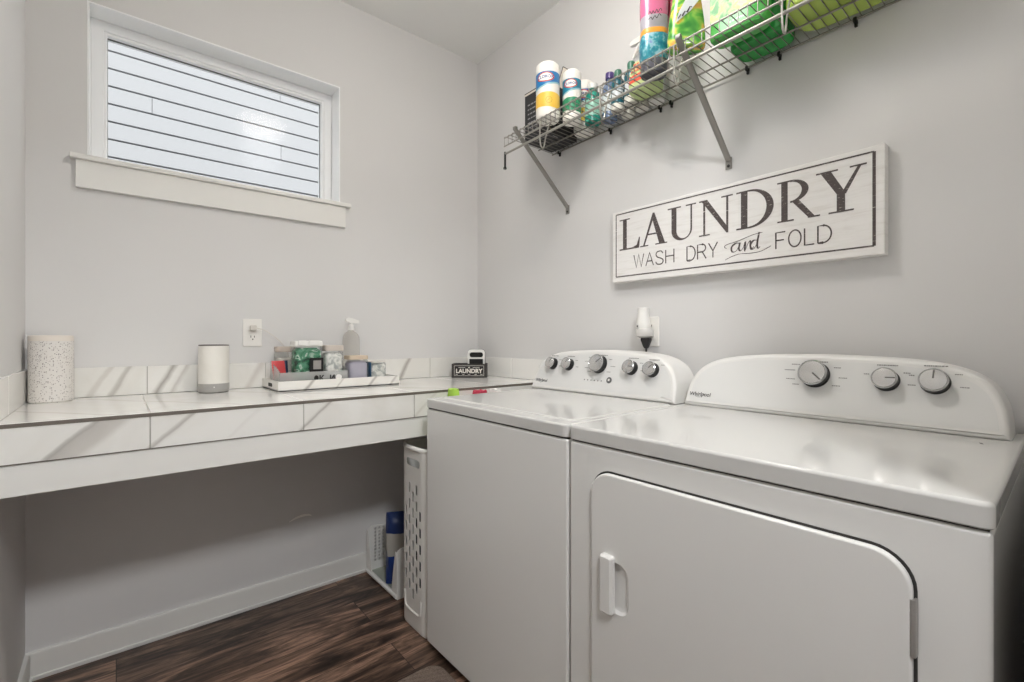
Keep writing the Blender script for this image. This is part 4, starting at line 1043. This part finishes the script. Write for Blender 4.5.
for u in (-.065, -.03, 0, .035, .065): flat(bm, [R4(u-.006, .016, u+.006, .018)], f)
part('white_lettering', bm, mat('white_paint_print', (226, 222, 214), .5), lb, smooth=0)
lb.location = (1.412, 2.032, E0+.0003); lb.rotation_euler = (0, 0, math.radians(-41))
rz = Matrix.Rotation(math.radians(-41), 4, 'Z')
# white and black scoop standing in the box
sc = thing('lint_brush', 'white-framed black-centred brush handle sticking up out of the black box', 'brush', (0, 0, 0))
bm = NB(); pts = rrect(-.045, .0, .045, .140, .018, 6); hole = rrect(-.035, .098, .035, .124, .011, 6)
loft(bm, [[(u, 0, v_) for u, v_ in pts], [(u, -.014, v_) for u, v_ in pts], [(u, -.016, v_) for u, v_ in inset(pts, .002)], [(u, -.016, v_) for u, v_ in inset(hole, -.001)], [(u, -.004, v_) for u, v_ in hole]], cap=False)
part('handle_frame', bm, M_white, sc)
bm = NB(); slab = rrect(-.0465, .0, .0465, .1415, .019, 6); loft(bm, [[(u, .0005, v_) for u, v_ in slab], [(u, .020, v_) for u, v_ in slab]]); loft(bm, [[(u, -.003, v_) for u, v_ in hole], [(u, .0004, v_) for u, v_ in hole]])
part('black_back', bm, M_black, sc)
bm = NB(); box(bm, (-.036, -.019, .02), (.036, -.0162, .090), .003); part('bristle_pad', bm, M_black, sc)
sc.location = Vector(lb.location)+rz @ Vector((.034, .050, .0065)); sc.rotation_euler = (0, 0, math.radians(-41))

# ================================================================== UNDER THE COUNTER
# tall slim laundry hamper between washer and counter
M_hamper = mat('white_hamper_plastic', (236, 234, 229), .42)
HX, HY, HZ = (.868, 1.36), (1.508, 1.745), (FL+.001, -.412)
hm = thing('laundry_hamper', 'tall slim white plastic hamper with slotted end, between washer and counter', 'hamper', (1.1, 1.62, FL))
bm = NB(); cx, cy = (HX[0]+HX[1])/2, (HY[0]+HY[1])/2; hx, hy = (HX[1]-HX[0])/2, (HY[1]-HY[0])/2; HH = HZ[1]-HZ[0]
def hring(k, z, ins=0.): 
    return [(cx+x, cy+y, z) for x, y in rrect(-(hx*k-ins), -(hy*k-ins), hx*k-ins, hy*k-ins, .06*k, 8)]
rings = [hring(.975, HZ[0]), hring(.99, HZ[0]+.010), hring(.992, HZ[0]+.1), hring(.996, HZ[1]-.03), hring(1., HZ[1]-.008), hring(.995, HZ[1]), hring(.995, HZ[1]-.004, .0022), hring(.995, HZ[1]-.05, .0022), hring(.992, HZ[0]+.1, .0022), hring(.990, HZ[0]+.014, .0022)]
loft(bm, rings); hb = part('basket_body', bm, M_hamper, hm, smooth=50)
# slots and grip hole in the narrow end
cut = NB()
xe = HX[0]
for col_ in range(5):
    y = cy-.054+col_*.027
    for row in range(8):
        z = HZ[0]+.135+row*.062+(.031 if col_ % 2 else 0)
        if (col_ in (0, 4) and row in (0, 6)) or z > HZ[0]+.55: continue
        q = rrect(y-.0072, z-.0195, y+.0072, z+.0195, .0068, 4); loft(cut, [[(xe-.03, a, c_) for a, c_ in q], [(xe+.05, a, c_) for a, c_ in q]])
boolean_cut(hb, cut)
cut = NB(); pts = rrect(cy-.052, HZ[1]-.075, cy+.052, HZ[1]-.045, .014, 5); loft(cut, [[(xe-.03, y, z) for y, z in pts], [(xe+.06, y, z) for y, z in pts]]); boolean_cut(hb, cut)
bm = NB(); tube(bm, [(xe+.030, cy+.112, HZ[1]-.006)]+[(xe+.002+.02*(abs(y-cy)/.1)**3, y, HZ[1]-.006) for y in [cy+.1-.2*i/12 for i in range(13)]]+[(xe+.030, cy-.112, HZ[1]-.006)], .0095, 10)
part('rolled_rim', bm, M_hamper, hm)
bm = NB(); tube(bm, [(xe+.001, p.x, p.y) for p in catmull([(cy-.062, HZ[0]+.13, 0), (cy-.058, HZ[0]+.085, 0), (cy-.04, HZ[0]+.07, 0), (cy+.04, HZ[0]+.07, 0), (cy+.058, HZ[0]+.085, 0), (cy+.062, HZ[0]+.13, 0)], 5)], .004, 8)
part('panel_rib', bm, M_hamper, hm)
# cloths heaped on the hamper, rising into the gap
def cloth(name, label, x0, x1, y0, y1, z0, z1, m, seed):
    bm = NB(); rn = random.Random(seed); n_ = 10
    for k in range(3): pass
    rings = []
    for i in range(9):
        v_ = i/8; z = z0+(z1-z0)*v_; ring = []
        for k in range(16):
            t_ = 2*PI*k/16; w = .9+.1*math.sin(3*t_+v_*4+seed); sq_ = 2/3.2
            ring.append(((x0+x1)/2+(x1-x0)/2*w*math.copysign(abs(math.cos(t_))**sq_, math.cos(t_))*(1-.25*v_**6), (y0+y1)/2+(y1-y0)/2*w*math.copysign(abs(math.sin(t_))**sq_, math.sin(t_))*(1-.3*v_**6), z+.003*math.sin(5*t_+seed)))
        rings.append(ring)
    loft(bm, rings); o = part(name, bm, m, loc=((x0+x1)/2, (y0+y1)/2, z0)); return tag(o, label, 'cloth')
GZ = FL+.020
cloth('slot_shade_fill', 'added dark fill that shades the slots of the white hamper', HX[0]+.030, HX[1]-.03, HY[0]+.016, HY[1]-.016, GZ, -.445, mat('slot_shade_dark', (46, 44, 46), .9), 4)  # dark body added inside so the hamper slots read as shaded
cloth('folded_cloth', 'lime green cloth edge poking up between washer and counter', .995, 1.038, 1.535, 1.607, -.445, -.195, mat('lime_cloth', (168, 208, 84), .8), 1)
cloth('folded_cloth', 'crimson cloth edge showing between washer and counter', 1.110, 1.190, 1.54, 1.606, -.445, -.2105, mat('crimson_cloth', (190, 62, 84), .8), 2)
cloth('folded_cloth', 'white cloth edge showing between washer and counter', 1.197, 1.262, 1.54, 1.606, -.445, -.2095, mat('white_cloth', (232, 230, 226), .8), 3)

# open-front stacking bin with bags
bn = thing('stacking_bin', 'low white open-front storage bin with perforated side, under the counter', 'storage bin', (1.05, 2.0, FL))
bx0, bx1, by0, by1 = .915, 1.235, 1.850, 2.165; Z = FL+.001
M_bin = mat('white_bin_plastic', (244, 243, 239), .4)
def side_panel(y):
    bm = NB(); prof = [(bx0, .0), (bx1, .0), (bx1, .215), (bx0+.030, .215), (bx0+.006, .207), (bx0, .19), (bx0+.004, .14), (bx0+.04, .035), (bx0+.008, .022)]
    prof = [(bx0, 0), (bx1, 0), (bx1, .215), (bx0+.02, .215), (bx0+.004, .208), (bx0-.002, .19), (bx0-.002, .03)]
    loft(bm, [[(x, y, Z+h) for x, h in prof], [(x, y+.005, Z+h) for x, h in prof]]); return part('side_panel', bm, M_bin, bn)
ps = side_panel(by1-.005); side_panel(by0)
cut = NB()
for i in range(9):
    for k in range(10):
        if bx0+.034+i*.021 > bx1-.04: continue
        box(cut, (bx0+.034+i*.021, by1-.03, Z+.045+k*.0165), (bx0+.046+i*.021, by1+.03, Z+.0555+k*.0165))
boolean_cut(ps, cut)
bm = NB(); box(bm, (bx1-.005, by0+.005, Z), (bx1, by1-.005, Z+.215), .001); part('rear_panel', bm, M_bin, bn)
bm = NB(); box(bm, (bx0+.004, by0+.005, Z), (bx1-.005, by1-.005, Z+.006)); part('bin_floor', bm, mat('grey_green_floor', (176, 182, 170), .5), bn)
bm = NB(); tube(bm, [(bx0+.001, by0+.004, Z+.012), (bx0+.001, by1-.004, Z+.012)], .010, 10); part('front_lip', bm, M_bin, bn)
for y in (by0+.006, by1-.006):
    bm = NB(); s = 1 if y < 2 else -1
    loft(bm, [[(bx0-.001, y, Z+.012), (bx0+.003, y, Z+.012), (bx0+.003, y, Z+.20), (bx0-.001, y, Z+.20)], [(bx0-.001, y+s*.05, Z+.012), (bx0+.003, y+s*.05, Z+.012), (bx0+.003, y+s*.012, Z+.20), (bx0-.001, y+s*.012, Z+.20)]])
    part('front_wing', bm, M_bin, bn)
def bag(label, cx_, cy_, w, d_, h, rot, seed, bands):
    root = thing('supply_bag', label, 'bag', (cx_, cy_, Z+.0075))
    R_ = Matrix.Rotation(rot, 3, 'Z'); prev = 0
    for nm, v0, v1, m in bands:
        bm = NB(); rings = []
        for i in range(7):
            v_ = v0+(v1-v0)*i/6; k = (1-.9*max(0, (v_-.86)/.14)**1.6)*(.86+.14*min(1, v_/.1))
            ring = []
            for q in range(24):
                t_ = 2*PI*q/24; cr = .004*math.sin(4*t_+9*v_+seed)
                x = (w/2+cr)*math.copysign(abs(math.cos(t_))**.6, math.cos(t_)); y = (d_/2*k+cr*k)*math.copysign(abs(math.sin(t_))**.6, math.sin(t_))
                p_ = R_ @ Vector((x, y, 0)); ring.append((cx_+p_.x, cy_+p_.y, Z+.0075+h*v_))
            rings.append(ring)
        loft(bm, rings); part(nm, bm, m, root)
    return root
M_navy = mat('navy_bag', (30, 52, 104), .4); M_bagw = mat('bag_white_panel', (176, 172, 164), .45); M_bagb = mat('bag_blue', (34, 60, 124), .4)
bag('blue and white paper bag standing upright in the storage bin', .995, 1.985, .118, .07, .315, math.radians(-24), 1, [('lower_bag', 0, .40, M_bagb), ('label_panel', .40, .72, M_bagw), ('upper_bag', .72, 1., M_navy)])
bag('dark brown bag behind the blue and white one in the bin', 1.12, 2.03, .10, .07, .25, math.radians(-24), 4, [('lower_bag', 0, .6, mat('brown_bag', (74, 52, 42), .5)), ('upper_bag', .6, 1., mat('black_bag', (34, 32, 34), .5))])

# rug on the floor in front of the washer
M_rug = mat('brown_woven_rug', (120, 104, 92), .95); t, n, l, b = nodes(M_rug)
wv = n.new('ShaderNodeTexWave'); wv.inputs['Scale'].default_value = 75; wv.inputs['Distortion'].default_value = 3; wv.inputs['Detail'].default_value = 2; wv.inputs['Detail Scale'].default_value = 3; wv.bands_direction = 'DIAGONAL'
l.new(objvec(n, l), wv.inputs['Vector']); r = ramp(n, [(.2, (88, 76, 68)), (.8, (140, 124, 112))]); l.new(wv.outputs['Fac'], r.inputs['Fac']); l.new(r.outputs['Color'], b.inputs['Base Color']); bump(n, l, b, wv.outputs['Fac'], .6, .003)
bm = NB(); pts = rrect(.14, .52, .842, 1.405, .05, 8)
loft(bm, [[(x, y, FL) for x, y in pts], [(x, y, FL+.005) for x, y in pts], [(x, y, FL+.008) for x, y in inset(pts, .006)]])
o = part('floor_rug', bm, M_rug, loc=(.5, .95, FL)); tag(o, 'brown grey woven rug on the floor in front of the washer', 'rug')

# ================================================================== LIGHT
w = bpy.data.worlds.new('sky'); scene.world = w; w.use_nodes = True
bg = w.node_tree.nodes['Background']; bg.inputs['Color'].default_value = (.985, .99, 1., 1); bg.inputs['Strength'].default_value = 1.8
def area(name, loc, rot, sx, sy, power, col, spread=PI):
    d_ = bpy.data.lights.new(name, 'AREA'); d_.shape = 'RECTANGLE'; d_.size = sx; d_.size_y = sy; d_.energy = power; d_.color = col; d_.spread = spread
    o_ = bpy.data.objects.new(name, d_); C.objects.link(o_); o_.location = loc; o_.rotation_euler = rot; return o_
d_ = bpy.data.lights.new('lamp_bulb', 'AREA'); d_.shape = 'DISK'; d_.size = .29; d_.energy = 2; d_.color = (.96, .98, 1)
o_ = bpy.data.objects.new('lamp_bulb', d_); C.objects.link(o_); o_.location = (.80, .90, ZC-.112)
d_ = bpy.data.lights.new('lamp_glow', 'POINT'); d_.energy = 6; d_.color = (.96, .98, 1); d_.shadow_soft_size = .13
o_ = bpy.data.objects.new('lamp_glow', d_); C.objects.link(o_); o_.location = (.80, .90, ZC-.25)
area('hall_light', (.05, -.60, 1.50), (math.radians(62), 0, math.radians(0)), .35, .35, 37, (.975, .985, 1))
po_ = area('daylight_portal', ((WX0+WX1)/2, YB+T+.02, (WZ0+WZ1)/2), (math.radians(-90), 0, 0), WX1-WX0, WZ1-WZ0, 1, (1, 1, 1)); po_.data.cycles.is_portal = True

# ================================================================== CAMERA
cam = bpy.data.cameras.new('camera'); co = bpy.data.objects.new('camera', cam); C.objects.link(co)
cam.sensor_width = 36; cam.lens = 36*471.7/1024; cam.shift_y = -1.61/1024; cam.clip_start = .01
co.location = (0, 0, 0); co.rotation_euler = (PI/2, 0, math.radians(-40.0))
scene.camera = co
for o in list(scene.objects):
    if o.parent is None: o.location.z += H
vs = scene.view_settings
vs.view_transform = 'Standard'; vs.look = 'None'; vs.exposure = .30; vs.gamma = 1.; vs.use_curve_mapping = False
scene.render.film_transparent = False
scene.cycles.max_bounces = 10; scene.cycles.diffuse_bounces = 6; scene.cycles.transparent_max_bounces = 16
scene.cycles.use_denoising = True
scene.cycles.use_adaptive_sampling = False
scene.cycles.sample_clamp_indirect = 6
